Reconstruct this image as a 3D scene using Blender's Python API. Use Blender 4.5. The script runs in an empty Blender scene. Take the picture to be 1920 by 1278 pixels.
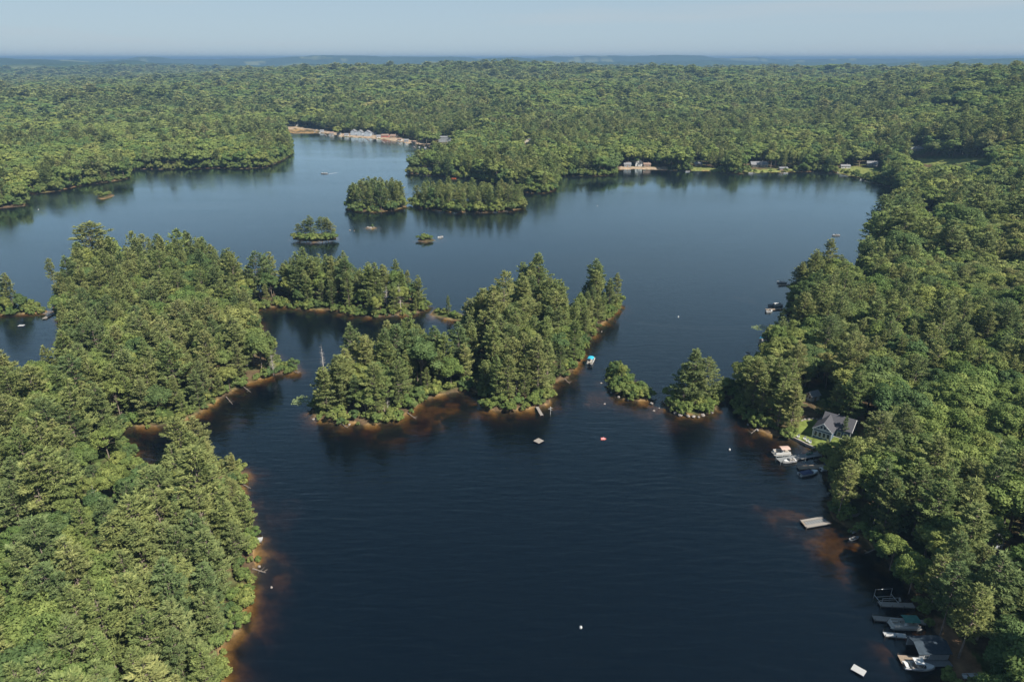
import bpy, math, random
import numpy as np
from mathutils import Vector, Matrix

random.seed(7)
S = bpy.context.scene
COL = S.collection
R = math.radians

# ------------------------------------------------------------------ camera, sky, sun, exposure
CAM_H = 120.0
PITCH = R(22.5)
cam_d = bpy.data.cameras.new('camera')
cam = bpy.data.objects.new('camera', cam_d)
COL.objects.link(cam)
cam.location = (0, 0, CAM_H)
cam.rotation_euler = (R(90) - PITCH, 0, 0)
cam_d.sensor_width = 36.0
cam_d.lens = 24.0
cam_d.clip_start = 1.0
cam_d.clip_end = 120000.0
S.camera = cam

SUN_AZ = R(131)          # clockwise from the view direction
SUN_EL = R(48)
world = bpy.data.worlds.new('World')
S.world = world
world.use_nodes = True
wt = world.node_tree
wt.nodes.clear()
w_out = wt.nodes.new('ShaderNodeOutputWorld')
w_bg = wt.nodes.new('ShaderNodeBackground')
w_sky = wt.nodes.new('ShaderNodeTexSky')
w_sky.sky_type = 'NISHITA'
w_sky.sun_disc = False
w_sky.sun_elevation = SUN_EL
w_sky.sun_rotation = SUN_AZ
w_sky.altitude = 150
w_sky.air_density = 1.0
w_sky.dust_density = 0.3
w_sky.ozone_density = 3.0
w_bg.inputs['Strength'].default_value = 0.08
# thin high cirrus over the whole sky
w_tc = wt.nodes.new('ShaderNodeTexCoord')
w_map = wt.nodes.new('ShaderNodeMapping')
w_map.inputs['Scale'].default_value = (1.3, 2.2, 24.0)
w_map.inputs['Location'].default_value = (8.5, 4.5, 11.5)
w_map.inputs['Rotation'].default_value = (0, 0, R(18))
w_noise = wt.nodes.new('ShaderNodeTexNoise')
w_noise.inputs['Scale'].default_value = 1.25
w_noise.inputs['Detail'].default_value = 6
w_noise.inputs['Roughness'].default_value = 0.55
w_ramp = wt.nodes.new('ShaderNodeValToRGB')
w_ramp.color_ramp.elements[0].position = 0.50
w_ramp.color_ramp.elements[0].color = (0, 0, 0, 1)
w_ramp.color_ramp.elements[1].position = 0.74
w_ramp.color_ramp.elements[1].color = (0.75, 0.75, 0.75, 1)
w_mix = wt.nodes.new('ShaderNodeMixRGB')
w_mix.inputs['Color2'].default_value = (2.9, 3.3, 3.6, 1)
wt.links.new(w_tc.outputs['Generated'], w_map.inputs['Vector'])
wt.links.new(w_map.outputs[0], w_noise.inputs['Vector'])
wt.links.new(w_noise.outputs['Fac'], w_ramp.inputs[0])
wt.links.new(w_ramp.outputs[0], w_mix.inputs['Fac'])
# hand-set sky gradient; blue band above the view added to brighten lake reflections
w_boost = wt.nodes.new('ShaderNodeMixRGB')
w_boost.inputs['Fac'].default_value = 0.90
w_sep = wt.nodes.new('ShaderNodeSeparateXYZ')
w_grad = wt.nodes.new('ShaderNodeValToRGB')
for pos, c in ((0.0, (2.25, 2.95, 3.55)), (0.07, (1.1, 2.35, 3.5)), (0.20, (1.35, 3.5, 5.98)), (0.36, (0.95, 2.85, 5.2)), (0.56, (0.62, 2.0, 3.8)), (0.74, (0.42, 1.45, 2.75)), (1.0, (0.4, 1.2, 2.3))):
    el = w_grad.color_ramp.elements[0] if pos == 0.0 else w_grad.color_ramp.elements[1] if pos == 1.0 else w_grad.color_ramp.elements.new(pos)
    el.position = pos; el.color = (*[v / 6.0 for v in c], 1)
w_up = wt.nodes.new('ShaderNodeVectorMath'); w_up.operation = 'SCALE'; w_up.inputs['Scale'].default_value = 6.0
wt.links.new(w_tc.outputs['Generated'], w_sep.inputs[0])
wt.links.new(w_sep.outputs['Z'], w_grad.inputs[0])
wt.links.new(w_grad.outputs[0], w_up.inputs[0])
wt.links.new(w_up.outputs[0], w_boost.inputs['Color2'])
wt.links.new(w_sky.outputs[0], w_boost.inputs['Color1'])
wt.links.new(w_boost.outputs[0], w_mix.inputs['Color1'])
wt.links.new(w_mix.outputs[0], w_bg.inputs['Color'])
wt.links.new(w_bg.outputs[0], w_out.inputs['Surface'])

sun_d = bpy.data.lights.new('sun', 'SUN')
sun_d.energy = 4.6
sun_d.angle = R(0.53)
sun_d.color = (1.0, 0.94, 0.84)
sun = bpy.data.objects.new('sun', sun_d)
COL.objects.link(sun)
sun_dir = Vector((math.sin(SUN_AZ) * math.cos(SUN_EL), math.cos(SUN_AZ) * math.cos(SUN_EL), math.sin(SUN_EL)))
sun.rotation_euler = sun_dir.to_track_quat('Z', 'Y').to_euler()
sun.location = (0, 0, 400)

S.view_settings.view_transform = 'Standard'
S.view_settings.look = 'None'
S.view_settings.exposure = 1.15
S.view_settings.gamma = 1.0
S.view_settings.use_curve_mapping = False
S.render.engine = 'CYCLES'
cy = S.cycles
cy.max_bounces = 6
cy.diffuse_bounces = 2
cy.glossy_bounces = 3
cy.transmission_bounces = 3
cy.transparent_max_bounces = 12
cy.volume_bounces = 0
cy.caustics_reflective = False
cy.caustics_refractive = False
cy.use_denoising = True
cy.sample_clamp_indirect = 4.0

# ------------------------------------------------------------------ helpers: picture <-> place
CP, SP = math.cos(PITCH), math.sin(PITCH)
FPX = 1280.0


def G(px, py, z=0.0):
    """the point at height z on the line of sight through photo pixel (px, py)"""
    r = (px - 960.0) / FPX
    u = (639.0 - py) / FPX
    dy = CP + u * SP
    dz = -SP + u * CP
    t = (CAM_H - z) / -dz
    return (r * t, dy * t)


def project(x, y, z):
    """world arrays -> photo pixels and depth"""
    zz = z - CAM_H
    dep = y * CP - zz * SP
    up = y * SP + zz * CP
    dep = np.where(np.abs(dep) < 1e-3, 1e-3, dep)
    return 960 + FPX * x / dep, 639 - FPX * up / dep, dep


# ------------------------------------------------------------------ noise
def _hash(ix, iy, seed):
    n = (ix.astype(np.int64) * 374761393 + iy.astype(np.int64) * 668265263 + seed * 1442695041) & 0xFFFFFFFF
    n = ((n ^ (n >> 13)) * 1274126177) & 0xFFFFFFFF
    n = n ^ (n >> 16)
    return (n & 0xFFFFFF) / float(0xFFFFFF)


def vnoise(x, y, seed=0):
    ix = np.floor(x); iy = np.floor(y)
    fx = x - ix; fy = y - iy
    ix = ix.astype(np.int64); iy = iy.astype(np.int64)
    ux = fx * fx * (3 - 2 * fx); uy = fy * fy * (3 - 2 * fy)
    a = _hash(ix, iy, seed); b = _hash(ix + 1, iy, seed)
    c = _hash(ix, iy + 1, seed); d = _hash(ix + 1, iy + 1, seed)
    return (a + (b - a) * ux) * (1 - uy) + (c + (d - c) * ux) * uy


def fbm(x, y, seed=0, oct=4):
    s = 0; a = 0.5; t = 0
    for k in range(oct):
        s = s + a * vnoise(x * 2 ** k, y * 2 ** k, seed + k * 17)
        t += a; a *= 0.5
    return s / t


# ------------------------------------------------------------------ shorelines: a pair is a point of the water's edge;
# a triple is the top of a shore tree of that height, which hides the water's edge below it
def ring(pts):
    return np.array([G(*p) for p in pts])


LAKE_N = [(-260, 395), (-100, 394), (0, 390), (46, 386), (54, 364), (75, 362), (110, 358), (150, 348), (200, 342), (238, 336),
          (246, 318), (275, 317), (300, 318), (350, 317), (400, 315), (450, 317), (497, 314), (522, 305), (545, 291), (546, 268),
          (538, 250), (536, 244), (560, 242), (590, 246), (615, 251), (640, 257), (680, 259), (720, 262), (765, 269), (808, 276),
          (825, 288), (812, 300), (790, 310), (768, 319), (766, 326), (800, 329), (850, 333), (900, 338), (940, 348), (985, 361),
          (1020, 362), (1037, 358), (1044, 342), (1042, 330), (1080, 330), (1120, 330), (1150, 328), (1156, 319), (1190, 317), (1250, 319),
          (1330, 321), (1380, 326), (1450, 323), (1530, 322), (1570, 325), (1610, 334), (1640, 344), (1672, 352), (1692, 366),
          (1690, 384), (1664, 401), (1650, 422), (1640, 442), (1632, 470), (1608, 500), (1604, 522), (1560, 526), (1500, 528),
          (1484, 545), (1480, 568), (1482, 588), (1492, 606), (1474, 620), (1442, 646), (1416, 668), (1404, 690), (1392, 712),
          (1386, 728), (1362, 731), (1358, 740), (1380, 746), (1382, 760), (1388, 782), (1416, 800), (1446, 815), (1484, 821), (1527, 841),
          (1540, 855), (1556, 880), (1562, 910), (1560, 945), (1562, 972), (1592, 988), (1625, 1012), (1660, 1050), (1694, 1082),
          (1722, 1125), (1744, 1165), (1768, 1205), (1784, 1250), (1792, 1290), (1800, 1400)]
LAKE = np.vstack([ring(LAKE_N), np.array([(70, 30), (30, -60), (-60, -160), (-300, -200), (-700, -100), (-900, 200), (-800, 480)])])
LEFT = [(398, 1420), (408, 1278), (415, 1215), (450, 1168), (460, 1110), (476, 1065), (482, 1020), (458, 965), (436, 937), (450, 908),
        (455, 888), (430, 878), (380, 876), (310, 884), (264, 877), (227, 833), (211, 808), (258, 797), (305, 797), (345, 788),
        (385, 766), (420, 742), (455, 722), (505, 705), (555, 695), (548, 682), (540, 648, 12), (516, 618, 16), (492, 592, 17),
        (478, 572, 16), (474, 580), (520, 574), (560, 579), (620, 581), (660, 590), (705, 594), (745, 591), (790, 585), (804, 575),
        (798, 548, 8), (772, 496, 18), (700, 492, 20), (640, 476, 20), (560, 468, 20), (500, 476, 20), (462, 486, 20), (432, 466, 18),
        (390, 440, 20), (280, 442, 20), (200, 442, 20), (142, 446, 20), (108, 478, 18), (88, 550, 10), (40, 532, 13), (0, 536, 12), (-80, 530, 12)]
LEFT2 = [(-120, 594), (0, 590), (60, 588), (92, 585), (105, 592), (122, 606), (118, 622), (102, 652, 15), (60, 655, 18), (0, 666, 18), (-60, 670, 18)]
LEFT_RING = np.vstack([ring(LEFT), np.array([(-620, 420), (-620, 330)]), ring(LEFT2), np.array([(-560, 230), (-500, 0), (-260, -60), (-70, 10)])])
MID = [(592, 778), (604, 787), (640, 793), (700, 794), (740, 788), (766, 772), (786, 750), (830, 738), (876, 731), (896, 736), (909, 750), (908, 765),
       (932, 769), (990, 767), (1026, 757), (1038, 716), (1060, 709), (1086, 677), (1097, 642), (1120, 617), (1142, 597), (1164, 575), (1158, 566),
       (1152, 545, 9), (1130, 504, 19), (1100, 500, 20), (1082, 545, 20), (1040, 498, 22), (975, 470, 24), (940, 518, 22), (892, 532, 20),
       (866, 580, 12), (862, 600), (872, 640, 8), (850, 640, 14), (830, 618, 18), (790, 598, 20), (742, 580, 22), (692, 622, 20), (628, 656, 16), (592, 705, 12), (584, 740, 6)]
MID_RING = ring(MID)
SPIT = ring([(806, 590), (836, 598), (866, 603), (872, 592), (846, 584), (815, 580)])
SHRUB_ISLE = ring([(1152, 734), (1166, 746), (1196, 752), (1216, 749), (1211, 738), (1190, 733), (1178, 714), (1162, 699), (1147, 695), (1143, 712)])
PINE_ISLE = ring([(1252, 764), (1272, 773), (1306, 778), (1340, 769), (1350, 748), (1334, 739), (1290, 736), (1256, 746)])
ROUND_ISLE = ring([(651, 392), (668, 397), (705, 398), (740, 394), (762, 387), (752, 378), (700, 374), (662, 378)])
LONG_ISLE = ring([(770, 385), (800, 392), (850, 398), (900, 399), (950, 396), (980, 391), (978, 378), (920, 376), (850, 376), (790, 378)])
TRIO_ISLE = ring([(549, 449), (590, 454), (632, 449), (626, 440), (590, 437), (556, 440)])
LOW_ISLE = ring([(780, 451), (797, 455), (815, 451), (806, 445), (790, 445)])
ROCK_ISLE = ring([(686, 428), (698, 430), (706, 427), (698, 424), (689, 425)])
WEST_ISLE = ring([(180, 372), (192, 375), (213, 367), (206, 362), (190, 363)])
ISLES = [LEFT_RING, MID_RING, SPIT, SHRUB_ISLE, PINE_ISLE, ROUND_ISLE, LONG_ISLE, TRIO_ISLE, LOW_ISLE, ROCK_ISLE, WEST_ISLE]


def inside(poly, x, y):
    res = np.zeros(x.shape, bool)
    x0, y0 = poly[:, 0], poly[:, 1]
    x1, y1 = np.roll(x0, -1), np.roll(y0, -1)
    for a, b, c, d in zip(x0, y0, x1, y1):
        if b == d:
            continue
        cond = ((b > y) != (d > y)) & (x < (c - a) * (y - b) / (d - b) + a)
        res ^= cond
    return res


def seg_dist(poly, x, y):
    best = np.full(x.shape, 1e9)
    x0, y0 = poly[:, 0], poly[:, 1]
    x1, y1 = np.roll(x0, -1), np.roll(y0, -1)
    for a, b, c, d in zip(x0, y0, x1, y1):
        ex, ey = c - a, d - b
        L = ex * ex + ey * ey + 1e-9
        t = np.clip(((x - a) * ex + (y - b) * ey) / L, 0, 1)
        q = (x - a - t * ex) ** 2 + (y - b - t * ey) ** 2
        np.minimum(best, q, out=best)
    return np.sqrt(best)


def shore_dist(x, y):
    """distance from the water's edge, positive on land"""
    sd = np.full(x.shape, 1200.0)
    near = (np.hypot(x, y) < 1600)
    xs, ys = x[near], y[near]
    land = ~inside(LAKE, xs, ys)
    # metres to the outer shore (on land inside an island the outer shore does not matter)
    d = np.where(land, 1, -1) * seg_dist(LAKE, xs, ys)
    for p in ISLES:
        lo, hi = p.min(0) - 90, p.max(0) + 90
        m = (xs > lo[0]) & (xs < hi[0]) & (ys > lo[1]) & (ys < hi[1])
        if not m.any():
            continue
        di = np.where(inside(p, xs[m], ys[m]), 1, -1) * seg_dist(p, xs[m], ys[m])
        d[m] = np.maximum(d[m], di)
    d = d + (fbm(xs * 0.16, ys * 0.16, 5, 3) - 0.5) * 2.4
    sd[near] = d
    return sd


def sstep(a, b, x):
    t = np.clip((x - a) / (b - a), 0, 1)
    return t * t * (3 - 2 * t)


# height of the far ridge, by direction (photo column) at its distance
RID_PX = np.array([-600, 0, 200, 330, 450, 560, 700, 800, 950, 1100, 1250, 1400, 1550, 1700, 1800, 1920, 2500])
RID_Z = np.array([2, 2, 3, 12, 24, 36, 44, 50, 50, 48, 46, 44, 46, 58, 72, 84, 86])
RID_D = np.array([2300, 2300, 2300, 2400, 2500, 2600, 2700, 2800, 2800, 2700, 2600, 2500, 2300, 2000, 1800, 1650, 1500])
SHOALS = [(1115, 745, 9, 1.1), (1230, 775, 12, 1.2), (1395, 800, 10, 1.3), (1420, 830, 9, 1.2), (695, 427, 12, 0.7), (735, 432, 14, 1.2), (640, 432, 10, 1.3),
          (797, 449, 9, 0.8), (830, 447, 6, 0.8), (1400, 560, 12, 1.1), (830, 768, 16, 0.9), (740, 800, 14, 1.3), (510, 1075, 6, 1.3),
          (500, 950, 8, 1.3), (1230, 752, 8, 0.7), (1440, 955, 8, 1.4), (1500, 960, 9, 1.2), (1560, 1010, 10, 1.0), (1590, 1060, 9, 1.2), (430, 790, 9, 1.4), (1660, 1220, 6, 1.1),
          (540, 940, 6, 1.9), (420, 348, 20, 1.1), (1470, 860, 10, 1.0)]
SHOALS = [(*G(a, b), r, dp) for a, b, r, dp in SHOALS]


def height(x, y, sd=None):
    x = np.asarray(x, float); y = np.asarray(y, float)
    if sd is None:
        sd = shore_dist(x, y)
    d = np.hypot(x, y)
    px = 960 + FPX * x / np.maximum(y * CP + CAM_H * SP, 40)
    px = np.where(y < 10, np.where(x > 0, 2500, -600), px)
    Z = np.interp(px, RID_PX, RID_Z)
    D = np.interp(px, RID_PX, RID_D)
    rough = 0.75 * (fbm(x / 620.0, y / 420.0, 3, 2) - 0.5) + 0.25 * (fbm(x / 150.0, y / 150.0, 4, 2) - 0.5)
    land = 0.25 + 2.6 * (1 - np.exp(-np.maximum(sd, 0) / 22.0))
    start = np.interp(px, [0, 600, 1000, 1500, 1750, 1920, 2500], [1000, 1250, 850, 850, 420, 230, 150])
    up = sstep(0, 1, (d - start) / np.maximum(D - start, 300))
    down = 1 - sstep(1.0, 2.2, d / D)
    hill = Z * up * (0.25 + 0.75 * down) * 1.0
    hill = hill + rough * np.clip((d - 700) / 1000, 0, 1) * np.clip(d / 24.0, 18, 95) * (1 - Z / 140.0) * np.clip(sd / 120, 0, 1)
    # low far ridges that draw the horizon
    far = sstep(3800, 8000, d) * (fbm(x / 2600.0, y / 1300.0, 11, 4) - 0.38) * 250
    for hx, hd, hw, hz in ((325, 10500, 480, 128), (240, 11000, 700, 100), (640, 12000, 900, 100), (860, 11000, 900, 80), (1560, 11500, 1200, 96), (1180, 12500, 1200, 84)):
        cx = (hx - 960) / FPX * hd
        far = far + hz * np.exp(-((x - cx) / hw) ** 2 - ((y - hd) / (hw * 0.7)) ** 2)
    land = land + np.maximum(hill, 0) * np.clip(sd / 150, 0, 1) + np.clip(far, 0, 132)
    dep = np.maximum(-sd, 0)
    bed = -0.08 - 0.20 * dep ** 1.15
    bed = np.maximum(bed, -8.5 - 0.5 * vnoise(x / 30, y / 30, 9))
    bed = bed + (fbm(x / 2.2, y / 2.2, 21, 3) - 0.5) * 0.35 * np.clip(dep / 5, 0, 1)
    for sx, sy, r, dp in SHOALS:
        g = np.exp(-((x - sx) ** 2 + ((y - sy) * 0.75) ** 2) / (r * r) + (fbm(x / 7, y / 7, 31, 3) - 0.5) * 1.4)
        g = np.clip(g, 0, 1)
        bed = np.where(dep > 0, np.maximum(bed, bed * (1 - g) - dp * g), bed)
    return np.where(sd > 0, land, bed)


def hz(x, y):
    return float(height(np.array([x]), np.array([y]))[0])


def on_ground_many(pts):
    """where the lines of sight through photo pixels meet the land"""
    p = np.array(pts, float)
    r = (p[:, 0] - 960.0) / FPX; u = (639.0 - p[:, 1]) / FPX
    dy = CP + u * SP; dz = np.minimum(-SP + u * CP, -1e-4)
    z = np.ones(len(p))
    for _ in range(14):
        t = (CAM_H - np.minimum(z, 100)) / -dz
        x, y = r * t, dy * t
        z = 0.5 * z + 0.5 * np.maximum(height(x, y), 0)
    return np.stack([x, y, height(x, y)], 1)


def on_ground(px, py):
    return tuple(on_ground_many([(px, py)])[0])


# ------------------------------------------------------------------ materials
MATS = {}


def nodes_of(name):
    m = bpy.data.materials.new(name)
    m.use_nodes = True
    t = m.node_tree
    t.nodes.clear()
    o = t.nodes.new('ShaderNodeOutputMaterial')
    return m, t, o


def plain(name, col, rough=0.6, var=0.12, scale=2.0, metal=0.0, bump=0.0, spec=0.4):
    """procedural paint, wood or metal: noise-varied colour and roughness"""
    if name in MATS:
        return MATS[name]
    m, t, o = nodes_of(name)
    p = t.nodes.new('ShaderNodeBsdfPrincipled')
    tc = t.nodes.new('ShaderNodeTexCoord')
    n = t.nodes.new('ShaderNodeTexNoise')
    n.inputs['Scale'].default_value = scale
    n.inputs['Detail'].default_value = 5
    t.links.new(tc.outputs['Object'], n.inputs['Vector'])
    r = t.nodes.new('ShaderNodeValToRGB')
    r.color_ramp.elements[0].position = 0.3
    r.color_ramp.elements[1].position = 0.7
    r.color_ramp.elements[0].color = (*[c * (1 - var) for c in col], 1)
    r.color_ramp.elements[1].color = (*[min(1, c * (1 + var)) for c in col], 1)
    t.links.new(n.outputs['Fac'], r.inputs[0])
    t.links.new(r.outputs[0], p.inputs['Base Color'])
    p.inputs['Roughness'].default_value = rough
    p.inputs['Metallic'].default_value = metal
    p.inputs['Specular IOR Level'].default_value = spec
    t.links.new(p.outputs[0], o.inputs['Surface'])
    MATS[name] = m
    return m


def leaf_mat(name, cols, trans=0.28, dry=(0.16, 0.12, 0.05)):
    """foliage: per-tree hue, per-leaf tint, stands of drier trees"""
    m, t, o = nodes_of(name)
    N, L = t.nodes.new, t.links.new
    oi = N('ShaderNodeObjectInfo')
    ramp = N('ShaderNodeValToRGB')
    e = ramp.color_ramp.elements
    e[0].position = 0.0; e[0].color = (*cols[0], 1)
    e[1].position = 1.0; e[1].color = (*cols[-1], 1)
    for k, c in enumerate(cols[1:-1]):
        x = e.new((k + 1) / (len(cols) - 1)); x.color = (*c, 1)
    L(oi.outputs['Random'], ramp.inputs[0])
    nz = N('ShaderNodeTexNoise'); nz.inputs['Scale'].default_value = 0.013; nz.inputs['Detail'].default_value = 3
    L(oi.outputs['Location'], nz.inputs['Vector'])
    mr = N('ShaderNodeMapRange'); mr.inputs['From Min'].default_value = 0.53; mr.inputs['From Max'].default_value = 0.78
    mr.inputs['To Min'].default_value = 0.0; mr.inputs['To Max'].default_value = 0.80
    L(nz.outputs['Fac'], mr.inputs['Value'])
    rr = N('ShaderNodeMath'); rr.operation = 'MULTIPLY_ADD'
    L(oi.outputs['Random'], rr.inputs[0]); rr.inputs[1].default_value = 17.31; rr.inputs[2].default_value = 0.0
    fr = N('ShaderNodeMath'); fr.operation = 'FRACT'; L(rr.outputs[0], fr.inputs[0])
    mul = N('ShaderNodeMath'); mul.operation = 'MULTIPLY'; L(mr.outputs[0], mul.inputs[0]); L(fr.outputs[0], mul.inputs[1])
    mx = N('ShaderNodeMixRGB'); L(mul.outputs[0], mx.inputs['Fac']); L(ramp.outputs[0], mx.inputs['Color1'])
    mx.inputs['Color2'].default_value = (*dry, 1)
    at = N('ShaderNodeAttribute'); at.attribute_name = 'tint'
    hsv = N('ShaderNodeHueSaturation')
    v = N('ShaderNodeMapRange'); v.inputs['To Min'].default_value = 0.62; v.inputs['To Max'].default_value = 1.42
    L(at.outputs['Fac'], v.inputs['Value']); L(v.outputs[0], hsv.inputs['Value'])
    h = N('ShaderNodeMapRange'); h.inputs['To Min'].default_value = 0.515; h.inputs['To Max'].default_value = 0.48
    L(at.outputs['Fac'], h.inputs['Value']); L(h.outputs[0], hsv.inputs['Hue'])
    L(mx.outputs[0], hsv.inputs['Color'])
    df = N('ShaderNodeBsdfDiffuse'); tr = N('ShaderNodeBsdfTranslucent'); mi = N('ShaderNodeMixShader')
    L(hsv.outputs[0], df.inputs['Color']); L(hsv.outputs[0], tr.inputs['Color'])
    mi.inputs[0].default_value = trans
    L(df.outputs[0], mi.inputs[1]); L(tr.outputs[0], mi.inputs[2])
    L(mi.outputs[0], o.inputs['Surface'])
    MATS[name] = m
    return m


NEEDLE = leaf_mat('pine_needles', [(0.152, 0.200, 0.072), (0.202, 0.230, 0.084), (0.118, 0.168, 0.070), (0.232, 0.248, 0.094), (0.162, 0.210, 0.072)], 0.32, (0.29, 0.235, 0.125))
LEAF = leaf_mat('broad_leaves', [(0.116, 0.178, 0.056), (0.176, 0.222, 0.064), (0.086, 0.140, 0.056), (0.214, 0.242, 0.072), (0.134, 0.194, 0.062)], 0.36, (0.30, 0.25, 0.115))
BARK = plain('bark', (0.17, 0.135, 0.11), 0.9, 0.35, 1.5)
DEAD = plain('dead_wood', (0.34, 0.31, 0.28), 0.9, 0.2, 3.0)


def ground_mat():
    m, t, o = nodes_of('ground_soil')
    N, L = t.nodes.new, t.links.new
    at = N('ShaderNodeAttribute'); at.attribute_name = 'soil'
    geo = N('ShaderNodeNewGeometry')
    n1 = N('ShaderNodeTexNoise'); n1.inputs['Scale'].default_value = 0.35; n1.inputs['Detail'].default_value = 8; n1.inputs['Roughness'].default_value = 0.65
    L(geo.outputs['Position'], n1.inputs['Vector'])
    v = N('ShaderNodeMapRange'); v.inputs['From Min'].default_value = 0.3; v.inputs['From Max'].default_value = 0.7
    v.inputs['To Min'].default_value = 0.45; v.inputs['To Max'].default_value = 1.5
    L(n1.outputs['Fac'], v.inputs['Value'])
    hsv = N('ShaderNodeHueSaturation'); L(at.outputs['Color'], hsv.inputs['Color']); L(v.outputs[0], hsv.inputs['Value'])
    df = N('ShaderNodeBsdfDiffuse'); L(hsv.outputs[0], df.inputs['Color'])
    L(df.outputs[0], o.inputs['Surface'])
    return m


def water_mat():
    m, t, o = nodes_of('lake_water')
    N, L = t.nodes.new, t.links.new
    geo = N('ShaderNodeNewGeometry')
    # wind ripples (crests run across the view), and finer chop
    mp = N('ShaderNodeMapping'); mp.inputs['Scale'].default_value = (0.11, 0.46, 1); mp.inputs['Rotation'].default_value = (0, 0, R(7))
    L(geo.outputs['Position'], mp.inputs['Vector'])
    n1 = N('ShaderNodeTexNoise'); n1.inputs['Scale'].default_value = 1.0; n1.inputs['Detail'].default_value = 4; n1.inputs['Roughness'].default_value = 0.5
    n1.inputs['Distortion'].default_value = 0.6
    L(mp.outputs[0], n1.inputs['Vector'])
    mp2 = N('ShaderNodeMapping'); mp2.inputs['Scale'].default_value = (0.035, 0.085, 1); mp2.inputs['Rotation'].default_value = (0, 0, R(-12))
    L(geo.outputs['Position'], mp2.inputs['Vector'])
    n2 = N('ShaderNodeTexNoise'); n2.inputs['Scale'].default_value = 1.0; n2.inputs['Detail'].default_value = 3
    L(mp2.outputs[0], n2.inputs['Vector'])
    # gusts: where the breeze ruffles the lake
    mp3 = N('ShaderNodeMapping'); mp3.inputs['Scale'].default_value = (0.0042, 0.013, 1)
    L(geo.outputs['Position'], mp3.inputs['Vector'])
    n3 = N('ShaderNodeTexNoise'); n3.inputs['Scale'].default_value = 1.0; n3.inputs['Detail'].default_value = 4; n3.inputs['Distortion'].default_value = 0.8
    L(mp3.outputs[0], n3.inputs['Vector'])
    gust = N('ShaderNodeMapRange'); gust.inputs['From Min'].default_value = 0.35; gust.inputs['From Max'].default_value = 0.65
    gust.inputs['To Min'].default_value = 0.1; gust.inputs['To Max'].default_value = 2.2
    L(n3.outputs['Fac'], gust.inputs['Value'])
    # the open south basin takes more wind than the sheltered arms
    sp = N('ShaderNodeSeparateXYZ'); L(geo.outputs['Position'], sp.inputs[0])
    sq = N('ShaderNodeMapRange'); sq.inputs['From Min'].default_value = 330.0; sq.inputs['From Max'].default_value = 190.0
    sq.inputs['To Min'].default_value = 0.0; sq.inputs['To Max'].default_value = 3.2; L(sp.outputs['Y'], sq.inputs['Value'])
    ga = N('ShaderNodeMath'); ga.operation = 'ADD'; L(gust.outputs[0], ga.inputs[0]); L(sq.outputs[0], ga.inputs[1])
    st = N('ShaderNodeMath'); st.operation = 'MULTIPLY'; L(ga.outputs[0], st.inputs[0]); L(n1.outputs['Fac'], st.inputs[1])
    s2 = N('ShaderNodeMath'); s2.operation = 'MULTIPLY_ADD'; L(n2.outputs['Fac'], s2.inputs[0]); s2.inputs[1].default_value = 0.8; L(st.outputs[0], s2.inputs[2])
    h = s2.outputs[0]
    # boat wakes: rings and trains of small waves where boats have passed
    for (px, py, rad, wl, amp) in ((812, 398, 26, 2.6, 0.5), (848, 540, 34, 2.2, 0.35), (690, 290, 60, 7.0, 0.9)):
        cx, cyy = G(px, py)
        vs = N('ShaderNodeVectorMath'); vs.operation = 'SUBTRACT'; L(geo.outputs['Position'], vs.inputs[0]); vs.inputs[1].default_value = (cx - rad, cyy + rad * 1.2, 0)
        ln = N('ShaderNodeVectorMath'); ln.operation = 'LENGTH'; L(vs.outputs[0], ln.inputs[0])
        fr = N('ShaderNodeMath'); fr.operation = 'MULTIPLY'; L(ln.outputs['Value'], fr.inputs[0]); fr.inputs[1].default_value = 2 * math.pi / wl
        sn = N('ShaderNodeMath'); sn.operation = 'SINE'; L(fr.outputs[0], sn.inputs[0])
        v2 = N('ShaderNodeVectorMath'); v2.operation = 'DISTANCE'; L(geo.outputs['Position'], v2.inputs[0]); v2.inputs[1].default_value = (cx, cyy, 0)
        mk = N('ShaderNodeMapRange'); mk.inputs['From Min'].default_value = rad; mk.inputs['From Max'].default_value = rad * 0.4
        mk.inputs['To Min'].default_value = 0; mk.inputs['To Max'].default_value = amp
        L(v2.outputs['Value'], mk.inputs['Value'])
        a = N('ShaderNodeMath'); a.operation = 'MULTIPLY_ADD'; L(sn.outputs[0], a.inputs[0]); L(mk.outputs[0], a.inputs[1]); L(h, a.inputs[2])
        h = a.outputs[0]
    bp = N('ShaderNodeBump'); bp.inputs['Strength'].default_value = 0.42; bp.inputs['Distance'].default_value = 0.12
    L(h, bp.inputs['Height'])
    gl = N('ShaderNodeBsdfGlossy'); gl.distribution = 'GGX'; gl.inputs['Color'].default_value = (0.84, 0.97, 1.0, 1)
    ro = N('ShaderNodeMapRange'); ro.inputs['From Min'].default_value = 0.1; ro.inputs['From Max'].default_value = 2.2
    ro.inputs['To Min'].default_value = 0.09; ro.inputs['To Max'].default_value = 0.19
    L(gust.outputs[0], ro.inputs['Value']); L(ro.outputs[0], gl.inputs['Roughness'])
    L(bp.outputs[0], gl.inputs['Normal'])
    fz = N('ShaderNodeFresnel'); fz.inputs['IOR'].default_value = 1.333; L(bp.outputs[0], fz.inputs['Normal'])
    pw = N('ShaderNodeMath'); pw.operation = 'POWER'; L(fz.outputs[0], pw.inputs[0]); pw.inputs[1].default_value = 1.12
    rf = N('ShaderNodeMath'); rf.operation = 'MULTIPLY'; rf.use_clamp = True; L(pw.outputs[0], rf.inputs[0]); rf.inputs[1].default_value = 1.9
    tp = N('ShaderNodeBsdfTransparent'); tp.inputs['Color'].default_value = (1, 1, 1, 1)
    # the water's own blue, from light turned back within it
    bd = N('ShaderNodeBsdfDiffuse'); bd.inputs['Color'].default_value = (0.020, 0.060, 0.120, 1)
    bm = N('ShaderNodeMixShader'); bm.inputs[0].default_value = 0.03; L(tp.outputs[0], bm.inputs[1]); L(bd.outputs[0], bm.inputs[2])
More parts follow.
